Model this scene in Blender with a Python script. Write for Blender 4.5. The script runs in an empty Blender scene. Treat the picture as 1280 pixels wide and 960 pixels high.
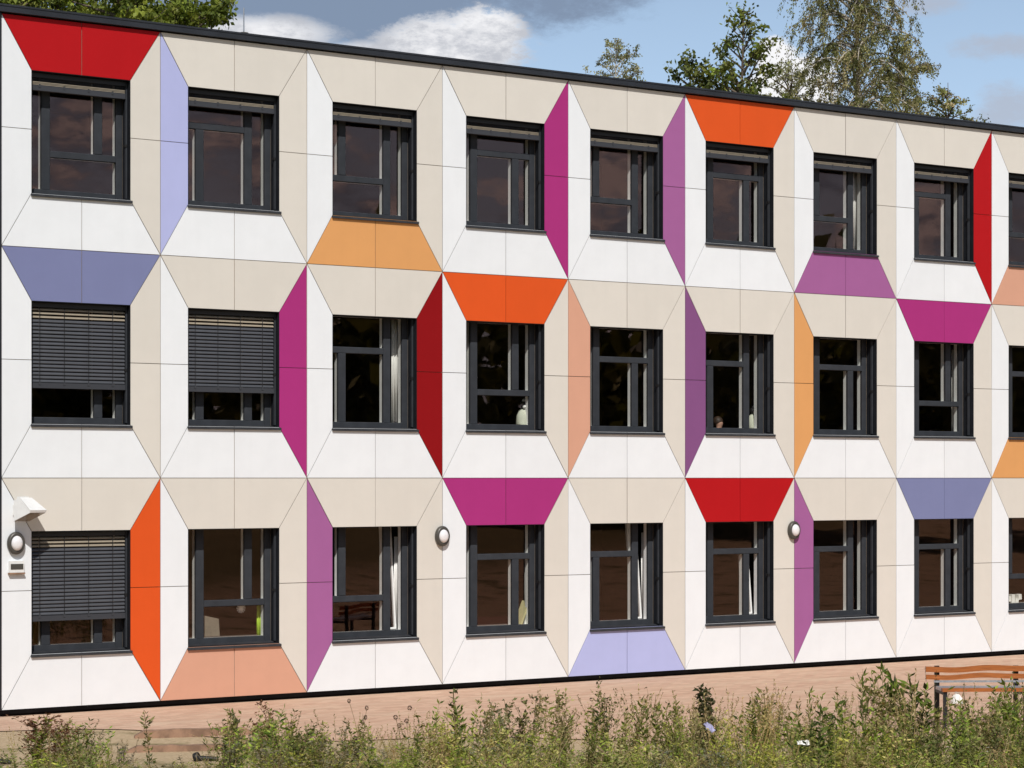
import bpy, bmesh, math, random
import numpy as np
from mathutils import Vector, Matrix

S = bpy.context.scene
C = S.collection
R = math.radians
random.seed(7)
rng = np.random.default_rng(11)

# ------------------------------------------------------------------ camera
CW, CH = 2.373, 3.2            # one facade cell: width, storey height
ZB = 0.10                      # height of the dark plinth under the panels
FPX = 2800.0                   # focal length in pixels of a 1280 wide picture
PSI = math.atan2(FPX, 4900.6 - 640)
Z0 = 30.843
X0 = (1.54 - 640) / FPX * Z0
FWD = Vector((math.sin(PSI), math.cos(PSI), 0))
RGT = Vector((math.cos(PSI), -math.sin(PSI), 0))
CAM = -X0 * RGT - Z0 * FWD
CAM.z = ZB + CH
cam = bpy.data.cameras.new("camera")
cam.lens = 36 * FPX / 1280
cam.shift_y = (597.5 - 480) / 1280
cam.clip_start = 0.5
cam.clip_end = 3000
co = bpy.data.objects.new("camera", cam)
co.location = CAM
co.rotation_euler = (R(90), 0, -PSI)
C.objects.link(co)
S.camera = co

# ------------------------------------------------------------------ light
SUN_TO = Vector((-0.50, -1.0, 1.15)).normalized()
sun_el = math.asin(SUN_TO.z)
sun_az = math.atan2(SUN_TO.x, SUN_TO.y)
SUN_STRENGTH = 5.0
SKY_STRENGTH = 0.062
EXPOSURE = -0.39
sl = bpy.data.lights.new("sun", 'SUN')
sl.energy = SUN_STRENGTH
sl.angle = R(0.55)
sl.color = (1.0, 0.97, 0.93)
so = bpy.data.objects.new("sun", sl)
so.rotation_euler = SUN_TO.to_track_quat('Z', 'Y').to_euler()
so.location = (-20, -40, 60)
C.objects.link(so)
S.view_settings.view_transform = 'Standard'
S.view_settings.look = 'None'
S.view_settings.exposure = EXPOSURE
S.view_settings.gamma = 1.0
S.view_settings.use_curve_mapping = False


class NT:
    """small helper for wiring shader nodes"""
    def __init__(self, tree):
        self.t = tree
        tree.nodes.clear()

    def n(self, kind, **kw):
        nd = self.t.nodes.new(kind)
        for k, v in kw.items():
            setattr(nd, k, v)
        return nd

    def link(self, a, b):
        self.t.links.new(a, b)

    def put(self, sock, v):
        if hasattr(v, 'is_output'):
            self.link(v, sock)
        elif v is not None:
            sock.default_value = v

    def math(self, op, a, b=None, c=None, clamp=False):
        nd = self.n('ShaderNodeMath', operation=op, use_clamp=clamp)
        for s, v in zip(nd.inputs, (a, b, c)):
            self.put(s, v)
        return nd.outputs[0]

    def dot(self, a, vec):
        nd = self.n('ShaderNodeVectorMath', operation='DOT_PRODUCT')
        self.put(nd.inputs[0], a)
        nd.inputs[1].default_value = vec
        return nd.outputs['Value']

    def mix(self, fac, a, b, blend='MIX'):
        nd = self.n('ShaderNodeMix', data_type='RGBA', blend_type=blend)
        self.put(nd.inputs[0], fac)
        self.put(nd.inputs[6], a)
        self.put(nd.inputs[7], b)
        return nd.outputs[2]

    def noise(self, vec, scale, detail=4, rough=0.55, dims='3D', out=0):
        nd = self.n('ShaderNodeTexNoise', noise_dimensions=dims)
        if vec is not None:
            self.link(vec, nd.inputs['Vector'])
        nd.inputs['Scale'].default_value = scale
        nd.inputs['Detail'].default_value = detail
        nd.inputs['Roughness'].default_value = rough
        return nd.outputs[out]

    def sstep(self, x, a, b, lo=0.0, hi=1.0):
        nd = self.n('ShaderNodeMapRange', interpolation_type='SMOOTHSTEP')
        self.put(nd.inputs[0], x)
        for i, v in zip((1, 2, 3, 4), (a, b, lo, hi)):
            nd.inputs[i].default_value = v
        return nd.outputs[0]

    def ramp(self, x, stops):
        nd = self.n('ShaderNodeValToRGB')
        self.put(nd.inputs[0], x)
        el = nd.color_ramp.elements
        while len(el) < len(stops):
            el.new(0.5)
        for e, (p, c) in zip(el, stops):
            e.position = p
            e.color = (*c, 1)
        return nd.outputs[0]


def c4(c):
    return (c[0], c[1], c[2], 1.0)


# ------------------------------------------------------------------ sky
W = bpy.data.worlds.new("World")
S.world = W
W.use_nodes = True
w = NT(W.node_tree)
sky = w.n('ShaderNodeTexSky', sky_type='NISHITA', sun_disc=False)
sky.sun_elevation = sun_el
sky.sun_rotation = sun_az
sky.altitude = 100
sky.air_density = 1.0
sky.dust_density = 1.2
sky.ozone_density = 1.5
tc = w.n('ShaderNodeTexCoord')
d = tc.outputs['Generated']
df = w.dot(d, FWD)
dr = w.dot(d, RGT)
dz = w.dot(d, (0, 0, 1))
dfs = w.math('MAXIMUM', df, 0.05)
u = w.math('DIVIDE', dr, dfs)
v = w.math('DIVIDE', dz, dfs)
front = w.sstep(df, 0.2, 0.6)
# a noise field on the sky, stretched sideways as cloud is near the horizon
cv = w.n('ShaderNodeVectorMath', operation='MULTIPLY')
w.link(d, cv.inputs[0])
cv.inputs[1].default_value = (1, 1, 2.2)
nbig = w.noise(cv.outputs[0], 9, 6, 0.6)
nfine = w.noise(cv.outputs[0], 46, 10, 0.72)
nn = w.math('ADD', w.math('MULTIPLY', w.math('SUBTRACT', nbig, 0.5), 2.2),
            w.math('MULTIPLY', w.math('SUBTRACT', nfine, 0.5), 3.6))


def blob(px, py, a, b, k=0.8, lo=-0.15, hi=0.45):
    """a cloud standing in one direction of the sky"""
    x = w.math('DIVIDE', w.math('SUBTRACT', u, (px - 640) / FPX), a / FPX)
    y = w.math('DIVIDE', w.math('SUBTRACT', v, (597.5 - py) / FPX), b / FPX)
    f = w.math('SUBTRACT', 1.0, w.math('ADD', w.math('MULTIPLY', x, x), w.math('MULTIPLY', y, y)))
    f = w.math('ADD', f, w.math('MULTIPLY', nn, k))
    return w.math('MULTIPLY', w.sstep(f, lo, hi), front)


CLOUD_WHITE = (20.0, 20.0, 20.4, 1)
CLOUD_GREY = (4.5, 5.9, 8.4, 1)
CLOUD_SOFT = (11.5, 11.9, 13.0, 1)
tint = w.mix(1.0, sky.outputs[0], (0.98, 1.0, 1.06, 1), 'MULTIPLY')
# pale summer haze low over the horizon, all the way round
hz = w.sstep(dz, 0.48, 0.08)
col = w.mix(hz, tint, w.mix(1.0, tint, (7.2, 9.6, 12.6, 1), 'ADD'))
# loose cloud over the whole sky
nmid = w.noise(cv.outputs[0], 30, 7, 0.62)
gen = w.math('MULTIPLY', w.sstep(w.math('ADD', w.math('MULTIPLY', nbig, 0.45), w.math('MULTIPLY', nmid, 0.55)), 0.44, 0.56), w.math('SUBTRACT', 1.0, front))
gen = w.math('MULTIPLY', gen, w.sstep(dz, 0.02, 0.10))
gen = w.math('MULTIPLY', gen, w.sstep(dz, 0.62, 0.30))
col = w.mix(gen, col, w.mix(w.sstep(nmid, 0.44, 0.62), CLOUD_GREY, CLOUD_WHITE))
grey = w.math('MAXIMUM', blob(370, -20, 330, 110, 0.35, -0.1, 0.5), blob(640, -8, 170, 50, 0.8, -0.4, 1.1))
col = w.mix(w.math('MULTIPLY', grey, 0.92), col, CLOUD_GREY)
wht = w.math('MAXIMUM', blob(562, 62, 105, 50, 0.6), blob(450, 74, 150, 26, 0.5, -0.2, 0.7))
wht = w.math('MAXIMUM', wht, blob(315, 46, 120, 28, 0.5, -0.3, 0.7))
wht = w.math('MAXIMUM', wht, blob(600, 40, 60, 36, 0.7))
shade = w.sstep(w.math('ADD', nfine, w.math('MULTIPLY', w.math('SUBTRACT', v, 0.19), -3.0)), 0.30, 0.62)
col = w.mix(wht, col, w.mix(shade, CLOUD_WHITE, CLOUD_SOFT))
cum = w.math('MAXIMUM', blob(970, 72, 30, 28, 0.6), blob(995, 104, 62, 40, 0.6))
col = w.mix(cum, col, CLOUD_WHITE)
thin = w.math('MAXIMUM', blob(1252, 60, 66, 16, 1.0, -0.5, 1.1), blob(1275, 140, 60, 34, 1.0, -0.5, 1.2))
thin = w.math('MAXIMUM', thin, blob(1160, 2, 50, 18, 1.0, -0.5, 1.2))
col = w.mix(w.math('MULTIPLY', thin, 0.75), col, (9.5, 10.3, 12.2, 1))
bg = w.n('ShaderNodeBackground')
w.link(col, bg.inputs[0])
bg.inputs[1].default_value = SKY_STRENGTH
w.link(bg.outputs[0], w.n('ShaderNodeOutputWorld').inputs[0])


# ------------------------------------------------------------------ materials
MATS = {}


def mat(name, color, rough=0.6, metal=0.0, var=0.0, nscale=8.0, bump=0.0, bscale=60.0, spec=0.5, objvar=0.0, coat=0.0, streak=0.0):
    m = bpy.data.materials.new(name)
    m.use_nodes = True
    t = NT(m.node_tree)
    b = t.n('ShaderNodeBsdfPrincipled')
    b.inputs['Roughness'].default_value = rough
    b.inputs['Metallic'].default_value = metal
    b.inputs['Specular IOR Level'].default_value = spec
    if coat:
        b.inputs['Coat Weight'].default_value = coat
    tcn = t.n('ShaderNodeTexCoord')
    base = None
    if var:
        nz = t.noise(tcn.outputs['Object'], nscale, 5, 0.6)
        base = t.mix(t.sstep(nz, 0.3, 0.7), c4([x * (1 - var) for x in color]), c4([min(1, x * (1 + var)) for x in color]))
    if streak:
        mp = t.n('ShaderNodeMapping')
        mp.inputs['Scale'].default_value = (7, 7, 0.35)
        gp = t.n('ShaderNodeNewGeometry')
        t.link(gp.outputs['Position'], mp.inputs[0])
        st_ = t.sstep(t.noise(mp.outputs[0], 1.0, 5, 0.6), 0.42, 0.78)
        base = t.mix(t.math('MULTIPLY', st_, streak), base, c4([x * 0.72 for x in color]))
    if objvar:
        oi = t.n('ShaderNodeObjectInfo')
        k = t.math('ADD', t.math('MULTIPLY', oi.outputs['Random'], 2 * objvar), 1 - objvar)
        cmb = t.n('ShaderNodeCombineColor')
        for i in range(3):
            t.link(k, cmb.inputs[i])
        base = t.mix(1.0, base if base is not None else c4(color), cmb.outputs[0], 'MULTIPLY')
    t.put(b.inputs['Base Color'], base if base is not None else c4(color))
    if bump:
        bn = t.n('ShaderNodeBump')
        bn.inputs['Strength'].default_value = bump
        bn.inputs['Distance'].default_value = 0.01
        t.link(t.noise(tcn.outputs['Object'], bscale, 4, 0.6), bn.inputs['Height'])
        t.link(bn.outputs[0], b.inputs['Normal'])
    t.link(b.outputs[0], t.n('ShaderNodeOutputMaterial').inputs[0])
    MATS[name] = m
    return m


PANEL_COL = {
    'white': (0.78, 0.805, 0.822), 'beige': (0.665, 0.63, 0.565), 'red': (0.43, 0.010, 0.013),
    'dark red': (0.25, 0.007, 0.009), 'orange': (0.68, 0.092, 0.018), 'tan orange': (0.68, 0.335, 0.125),
    'magenta': (0.38, 0.034, 0.185), 'purple': (0.345, 0.118, 0.295), 'dark purple': (0.22, 0.083, 0.215),
    'lavender': (0.43, 0.46, 0.73), 'slate blue': (0.19, 0.21, 0.37), 'salmon': (0.63, 0.34, 0.235),
}
for k, c in PANEL_COL.items():
    mat('panel_' + k.replace(' ', '_'), c, rough=0.42, var=0.018, nscale=2.2, bump=0.03, bscale=3.0, spec=0.07, objvar=0.018, streak=0.05)
M_CORE = mat('wall_core', (0.45, 0.36, 0.27), 0.9, var=0.15)
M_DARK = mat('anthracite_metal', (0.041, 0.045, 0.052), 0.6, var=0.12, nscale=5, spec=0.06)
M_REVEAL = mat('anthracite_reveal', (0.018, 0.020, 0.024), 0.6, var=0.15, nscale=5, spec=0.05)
M_SILL = mat('sill_metal', (0.035, 0.037, 0.042), 0.5, var=0.2, nscale=9, spec=0.25)
M_INNER = mat('white_inner_frame', (0.82, 0.82, 0.80), 0.45, var=0.04)
M_FASCIA = mat('roof_edge_metal', (0.017, 0.019, 0.024), 0.42, var=0.2, nscale=3)
M_ROOF = mat('roof_felt', (0.09, 0.09, 0.09), 0.9, var=0.3, nscale=2)
M_PLINTH = mat('black_plinth', (0.006, 0.005, 0.005), 0.8, var=0.3, nscale=4, spec=0.05)
M_SLAT = mat('slat_metal', (0.062, 0.066, 0.076), 0.5, var=0.06, objvar=0.06)
M_SLAT_SUNLIT = mat('slat_sunlit', (0.30, 0.255, 0.19), 0.5, var=0.06, objvar=0.06)  # copy of the slat metal with sunlight put into its colour as beige
M_RAIL = mat('blind_rail', (0.045, 0.048, 0.056), 0.55, spec=0.25)
M_BLACK = mat('black_rubber', (0.010, 0.010, 0.011), 0.55)
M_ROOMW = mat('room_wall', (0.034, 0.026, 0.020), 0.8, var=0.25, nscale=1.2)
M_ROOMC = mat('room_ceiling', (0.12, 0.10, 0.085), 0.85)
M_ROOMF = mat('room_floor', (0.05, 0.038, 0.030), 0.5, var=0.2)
M_CURT = mat('curtain_white', (0.78, 0.77, 0.74), 0.9, var=0.05)
M_GREEN = mat('curtain_green', (0.42, 0.62, 0.05), 0.85, var=0.1)
M_WHITE = mat('white_paint', (0.76, 0.76, 0.74), 0.4, var=0.05)
M_GREY = mat('lamp_ring', (0.085, 0.08, 0.07), 0.4, 0.3, var=0.1)
M_OPAL = mat('opal_glass', (0.80, 0.79, 0.80), 0.15, spec=0.6, coat=0.4)
M_BROWNGL = mat('floodlight_glass', (0.20, 0.15, 0.09), 0.15, spec=0.6)
M_ZINC = mat('galvanised_steel', (0.42, 0.43, 0.45), 0.35, 0.6, var=0.15, nscale=20)
M_PALE = mat('pale_card', (0.62, 0.64, 0.52), 0.8, var=0.05)
M_YEL = mat('yellow_card', (0.55, 0.50, 0.27), 0.8, var=0.05)
M_SKIN = mat('skin', (0.50, 0.29, 0.21), 0.55, var=0.05)
M_HAIR = mat('hair', (0.035, 0.018, 0.010), 0.6, var=0.3)
M_SHIRT = mat('shirt', (0.05, 0.055, 0.09), 0.9, var=0.1)
M_CHAIR = mat('beige_cloth', (0.25, 0.21, 0.16), 0.9, var=0.1)
M_LITTER = mat('white_litter', (0.78, 0.77, 0.72), 0.7, var=0.05)
M_LILAC = mat('lilac_litter', (0.36, 0.35, 0.52), 0.6, var=0.15)
M_BROWNW = mat('edging_timber', (0.26, 0.155, 0.098), 0.85, var=0.3, nscale=6, bump=0.4)


def wood_mat():
    m = bpy.data.materials.new('bench_wood')
    m.use_nodes = True
    t = NT(m.node_tree)
    b = t.n('ShaderNodeBsdfPrincipled')
    b.inputs['Roughness'].default_value = 0.5
    tcn = t.n('ShaderNodeTexCoord')
    mp = t.n('ShaderNodeMapping')
    mp.inputs['Scale'].default_value = (2, 30, 30)
    t.link(tcn.outputs['Object'], mp.inputs[0])
    nz = t.noise(mp.outputs[0], 3, 5)
    t.link(t.ramp(nz, [(0.3, (0.25, 0.070, 0.012)), (0.7, (0.44, 0.135, 0.026))]), b.inputs['Base Color'])
    t.link(b.outputs[0], t.n('ShaderNodeOutputMaterial').inputs[0])
    return m


M_WOOD = wood_mat()


def glass_mat():
    m = bpy.data.materials.new('window_glass')
    m.use_nodes = True
    t = NT(m.node_tree)
    tr = t.n('ShaderNodeBsdfTransparent')
    tr.inputs[0].default_value = (0.97, 0.975, 0.965, 1)
    gl = t.n('ShaderNodeBsdfGlossy')
    gl.inputs['Roughness'].default_value = 0.012
    gl.inputs['Color'].default_value = (1.0, 0.64, 0.57, 1)
    tcn = t.n('ShaderNodeTexCoord')
    bn = t.n('ShaderNodeBump')
    bn.inputs['Strength'].default_value = 0.015
    bn.inputs['Distance'].default_value = 0.02
    t.link(t.noise(tcn.outputs['Object'], 2.2, 1, 0.4), bn.inputs['Height'])
    t.link(bn.outputs[0], gl.inputs['Normal'])
    # Schlick reflectance, the same from either face of the pane
    ge = t.n('ShaderNodeNewGeometry')
    dt = t.n('ShaderNodeVectorMath', operation='DOT_PRODUCT')
    t.link(ge.outputs['Incoming'], dt.inputs[0])
    t.link(ge.outputs['Normal'], dt.inputs[1])
    cs = t.math('SUBTRACT', 1.0, t.math('ABSOLUTE', dt.outputs['Value']), clamp=True)
    k = t.math('ADD', t.math('MULTIPLY', t.math('POWER', cs, 5.0), 0.93), 0.050, clamp=True)
    mx = t.n('ShaderNodeMixShader')
    t.link(k, mx.inputs[0])
    t.link(tr.outputs[0], mx.inputs[1])
    t.link(gl.outputs[0], mx.inputs[2])
    t.link(mx.outputs[0], t.n('ShaderNodeOutputMaterial').inputs[0])
    return m


M_GLASS = glass_mat()


def leaf_mat(name, rough=0.55, trans=0.35, sat=1.0):
    """foliage; each leaf's own pigment comes from the mesh attribute 'pigment'"""
    m = bpy.data.materials.new(name)
    m.use_nodes = True
    t = NT(m.node_tree)
    at = t.n('ShaderNodeAttribute', attribute_name='pigment')
    b = t.n('ShaderNodeBsdfPrincipled')
    b.inputs['Roughness'].default_value = rough
    b.inputs['Specular IOR Level'].default_value = 0.3
    t.link(at.outputs['Color'], b.inputs['Base Color'])
    tl = t.n('ShaderNodeBsdfTranslucent')
    t.link(t.mix(1.0, at.outputs['Color'], (1.25, 1.2, 0.6, 1), 'MULTIPLY'), tl.inputs[0])
    mx = t.n('ShaderNodeMixShader')
    mx.inputs[0].default_value = trans
    t.link(b.outputs[0], mx.inputs[1])
    t.link(tl.outputs[0], mx.inputs[2])
    t.link(mx.outputs[0], t.n('ShaderNodeOutputMaterial').inputs[0])
    return m


M_LEAF = leaf_mat('leaves')
M_WEED = leaf_mat('weed_leaves', 0.65, 0.25)
M_BARK = mat('bark', (0.11, 0.085, 0.062), 0.9, var=0.35, nscale=4, bump=0.6, bscale=14)


def birch_mat():
    m = bpy.data.materials.new('birch_bark')
    m.use_nodes = True
    t = NT(m.node_tree)
    b = t.n('ShaderNodeBsdfPrincipled')
    b.inputs['Roughness'].default_value = 0.8
    tcn = t.n('ShaderNodeTexCoord')
    mp = t.n('ShaderNodeMapping')
    mp.inputs['Scale'].default_value = (3, 3, 9)
    t.link(tcn.outputs['Object'], mp.inputs[0])
    t.link(t.ramp(t.noise(mp.outputs[0], 1.6, 5), [(0.36, (0.06, 0.05, 0.04)), (0.48, (0.50, 0.45, 0.38))]), b.inputs['Base Color'])
    t.link(b.outputs[0], t.n('ShaderNodeOutputMaterial').inputs[0])
    return m


M_BIRCH = birch_mat()


# ------------------------------------------------------------------ mesh helpers
class MB:
    """collects boxes, prisms, tubes and lathes; build() links them as one mesh object"""
    def __init__(self):
        self.v, self.f, self.mi, self.sm = [], [], [], []

    def add(self, vs, fs, mi=0, smooth=False):
        o = len(self.v)
        self.v += [tuple(p) for p in vs]
        self.f += [tuple(i + o for i in f) for f in fs]
        self.mi += [mi] * len(fs)
        self.sm += [smooth] * len(fs)
        return self

    def box(self, x0, x1, y0, y1, z0, z1, mi=0, M=None):
        vs = [Vector((x, y, z)) for z in (z0, z1) for y in (y0, y1) for x in (x0, x1)]
        if M is not None:
            vs = [M @ p for p in vs]
        return self.add(vs, [(0, 2, 3, 1), (4, 5, 7, 6), (0, 1, 5, 4), (2, 6, 7, 3), (0, 4, 6, 2), (1, 3, 7, 5)], mi)

    def prism(self, poly, y0, y1, mi=0):
        """poly: (x, z) anticlockwise seen from -y"""
        n = len(poly)
        vs = [(x, y0, z) for x, z in poly] + [(x, y1, z) for x, z in poly]
        fs = [tuple(range(n)), tuple(range(2 * n - 1, n - 1, -1))]
        fs += [(i, i + n, (i + 1) % n + n, (i + 1) % n) for i in range(n)]
        return self.add(vs, fs, mi)

    def tube(self, pts, rad, n=8, mi=0, cap=True, smooth=True):
        pts = [Vector(p) for p in pts]
        if not hasattr(rad, '__len__'):
            rad = [rad] * len(pts)
        vs = []
        for i, p in enumerate(pts):
            t = (pts[min(i + 1, len(pts) - 1)] - pts[max(i - 1, 0)]).normalized()
            a = t.cross(Vector((0.123, 0.9, 0.31))).normalized()
            b = t.cross(a)
            for k in range(n):
                q = 2 * math.pi * k / n
                vs.append(p + rad[i] * (math.cos(q) * a + math.sin(q) * b))
        fs = []
        for i in range(len(pts) - 1):
            for k in range(n):
                k2 = (k + 1) % n
                fs.append((i * n + k, i * n + k2, (i + 1) * n + k2, (i + 1) * n + k))
        self.add(vs, fs, mi, smooth)
        if cap:
            self.add(vs[:n], [tuple(range(n - 1, -1, -1))], mi)
            self.add(vs[-n:], [tuple(range(n))], mi)
        return self

    def lathe(self, prof, n=24, M=None, mi=0, smooth=True):
        """prof: (radius, height) turned about the local z axis"""
        vs = []
        for r, h in prof:
            for k in range(n):
                q = 2 * math.pi * k / n
                p = Vector((r * math.cos(q), r * math.sin(q), h))
                vs.append(M @ p if M is not None else p)
        fs = []
        for i in range(len(prof) - 1):
            for k in range(n):
                k2 = (k + 1) % n
                fs.append((i * n + k, i * n + k2, (i + 1) * n + k2, (i + 1) * n + k))
        return self.add(vs, fs, mi, smooth)

    def mesh(self, name, mats):
        me = bpy.data.meshes.new(name)
        me.from_pydata(self.v, [], self.f)
        if not isinstance(mats, (list, tuple)):
            mats = [mats]
        for m in mats:
            me.materials.append(m)
        me.polygons.foreach_set('material_index', self.mi)
        me.polygons.foreach_set('use_smooth', self.sm)
        me.update()
        return me

    def build(self, name, mats, parent=None, loc=None):
        return link(name, self.mesh(name, mats), parent, loc)


def link(name, me, parent=None, loc=None):
    o = bpy.data.objects.new(name, me)
    C.objects.link(o)
    if parent is not None:
        o.parent = parent
    if loc is not None:
        o.location = loc
    return o


def tag(o, label=None, cat=None, group=None, kind=None):
    if label:
        o['label'] = label
    if cat:
        o['category'] = cat
    if group:
        o['group'] = group
    if kind:
        o['kind'] = kind
    return o


def empty(name, loc=(0, 0, 0), label=None, cat=None, group=None):
    o = bpy.data.objects.new(name, None)
    o.location = loc
    o.empty_display_size = 0.3
    C.objects.link(o)
    return tag(o, label, cat, group)


def copy_tree(o, parent=None):
    c = o.copy()
    C.objects.link(c)
    c.parent = parent
    for ch in list(o.children):
        copy_tree(ch, c)
    return c


def at(px, Z, z=0.0):
    """the world point Z metres ahead of the photographer, on the line of the picture's column px"""
    p = CAM + FWD * Z + RGT * ((px - 640) / FPX * Z)
    return Vector((p.x, p.y, z))


# ------------------------------------------------------------------ ground
def zdepth(x, y):
    return (x - CAM.x) * FWD.x + (y - CAM.y) * FWD.y


BANK = np.array([[-400, 1.75], [0, 1.75], [7, 1.72], [12, 1.50], [16, 1.08], [20, 0.56], [23, 0.20], [25.5, 0.03], [27, 0.0], [900, 0.0]])


def ground_z(x, y):
    Z = zdepth(x, y)
    b = np.interp(Z, BANK[:, 0], BANK[:, 1])
    n = 0.05 * np.sin(x * 1.9 + 0.7 * y) * np.sin(y * 1.3 - 0.4 * x) + 0.025 * np.sin(4.1 * x + 1.0) * np.cos(3.7 * y)
    return b + n * np.clip((26.5 - Z) / 4, 0, 1) * np.clip((Z + 60) / 50, 0, 1)


def ground_mat():
    m = bpy.data.materials.new('sandy_ground')
    m.use_nodes = True
    t = NT(m.node_tree)
    b = t.n('ShaderNodeBsdfPrincipled')
    b.inputs['Roughness'].default_value = 0.95
    b.inputs['Specular IOR Level'].default_value = 0.1
    g = t.n('ShaderNodeNewGeometry').outputs['Position']
    n1 = t.noise(g, 0.9, 6, 0.62)
    n2 = t.noise(g, 14, 5, 0.65)
    sand = t.ramp(n2, [(0.25, (0.36, 0.26, 0.155)), (0.55, (0.50, 0.38, 0.24)), (0.8, (0.58, 0.46, 0.31))])
    grass = t.ramp(n2, [(0.3, (0.10, 0.092, 0.038)), (0.7, (0.29, 0.235, 0.115))])
    dist = t.math('SUBTRACT', t.dot(g, FWD), CAM.dot(FWD))
    turf = t.sstep(t.math('ADD', dist, t.math('MULTIPLY', n1, 6.0)), 25.5, 21.0)
    c = t.mix(t.math('MAXIMUM', t.sstep(n1, 0.50, 0.66), turf), sand, grass)
    t.link(c, b.inputs['Base Color'])
    bn = t.n('ShaderNodeBump')
    bn.inputs['Strength'].default_value = 0.8
    bn.inputs['Distance'].default_value = 0.03
    t.link(n2, bn.inputs['Height'])
    t.link(bn.outputs[0], b.inputs['Normal'])
    t.link(b.outputs[0], t.n('ShaderNodeOutputMaterial').inputs[0])
    return m


def paving_mat():
    m = bpy.data.materials.new('salmon_paving')
    m.use_nodes = True
    t = NT(m.node_tree)
    b = t.n('ShaderNodeBsdfPrincipled')
    b.inputs['Roughness'].default_value = 0.9
    b.inputs['Specular IOR Level'].default_value = 0.15
    g = t.n('ShaderNodeNewGeometry').outputs['Position']
    br = t.n('ShaderNodeTexBrick')
    br.offset = 0.5
    t.link(g, br.inputs['Vector'])
    br.inputs['Scale'].default_value = 1.0
    br.inputs['Brick Width'].default_value = 0.20
    br.inputs['Row Height'].default_value = 0.10
    br.inputs['Mortar Size'].default_value = 0.006
    br.inputs['Color1'].default_value = (0.52, 0.32, 0.225, 1)
    br.inputs['Color2'].default_value = (0.64, 0.43, 0.305, 1)
    br.inputs['Mortar'].default_value = (0.47, 0.36, 0.25, 1)
    mp = t.n('ShaderNodeMapping')
    mp.inputs['Scale'].default_value = (0.22, 1.5, 1)
    t.link(g, mp.inputs[0])
    n1 = t.noise(mp.outputs[0], 1.3, 6, 0.62)
    sand = t.mix(t.sstep(n1, 0.46, 0.74, 0.0, 0.75), br.outputs['Color'], (0.60, 0.45, 0.32, 1))
    n3 = t.noise(mp.outputs[0], 4.5, 5, 0.7)
    c = t.mix(t.sstep(n3, 0.50, 0.70, 0, 0.42), sand, (0.36, 0.19, 0.13, 1))
    t.link(c, b.inputs['Base Color'])
    t.link(b.outputs[0], t.n('ShaderNodeOutputMaterial').inputs[0])
    return m


def build_ground():
    xs = np.concatenate([np.array([-900, -400, -150, -60]), np.arange(-30, 42, 0.5), np.array([60, 150, 400, 900])])
    ys = np.concatenate([np.array([-900, -400, -150, -70]), np.arange(-44, 2, 0.5), np.array([10, 40, 150, 400, 900])])
    gx, gy = np.meshgrid(xs, ys)
    gz = ground_z(gx, gy)
    nx, ny = len(xs), len(ys)
    v = np.stack([gx, gy, gz], -1).reshape(-1, 3)
    i = np.arange(nx * ny).reshape(ny, nx)
    f = np.stack([i[:-1, :-1], i[:-1, 1:], i[1:, 1:], i[1:, :-1]], -1).reshape(-1, 4)
    me = bpy.data.meshes.new('ground')
    me.from_pydata(v.tolist(), [], f.tolist())
    me.materials.append(ground_mat())
    me.polygons.foreach_set('use_smooth', [True] * len(me.polygons))
    tag(link('ground', me), kind='structure')
    # the yard of salmon pavers along the facade
    vs, fs = [], []
    for px in range(-190, 2300, 30):
        q = at(px, 28.2 + 0.25 * math.sin(px * 0.013) + 0.9 * max(0.0, min(1.0, (330 - px) / 170)))
        if q.y > -0.4:
            continue
        t_ = (0.3 - q.y) / FWD.y
        vs += [(q.x, q.y, 0.012), (q.x + FWD.x * t_, 0.3, 0.012)]
    fs = [(i, i + 2, i + 3, i + 1) for i in range(0, len(vs) - 2, 2)]
    me = bpy.data.meshes.new('paving')
    me.from_pydata(vs, [], fs)
    me.materials.append(paving_mat())
    tag(link('paving', me), kind='structure')


build_ground()

# ------------------------------------------------------------------ the school building
NC, NR = 12, 3
TOP = ZB + NR * CH
BX1 = NC * CW
BD = 12.0
WX0, WX1 = 0.184 * CW, 0.804 * CW       # window opening inside its cell
WZ0, WZ1 = 0.236 * CH, 0.768 * CH
OW, OH = WX1 - WX0, WZ1 - WZ0
CAV = 0.105                    # the window runs on above its lintel, into the blind's housing
school = empty('school_building', (0, 0, 0), 'three storey school clad in white and beige panels with bright coloured ones round the windows', 'building')

# flat panels: two trapezoid halves on each side of every window
G = 0.0045


def inset(poly, g):
    n = len(poly)
    out = []
    for i in range(n):
        p0, p1, p2 = Vector(poly[i - 1]), Vector(poly[i]), Vector(poly[(i + 1) % n])
        e0, e1 = (p1 - p0).normalized(), (p2 - p1).normalized()
        n0, n1 = Vector((-e0.y, e0.x)), Vector((-e1.y, e1.x))
        k = 1 + n0.dot(n1)
        q = p1 + (n0 + n1) * (g / max(k, 0.08))
        if (q - p1).length > 0.05:
            q = p1 + (q - p1).normalized() * 0.05
        out.append((q.x, q.y))
    return out


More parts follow.
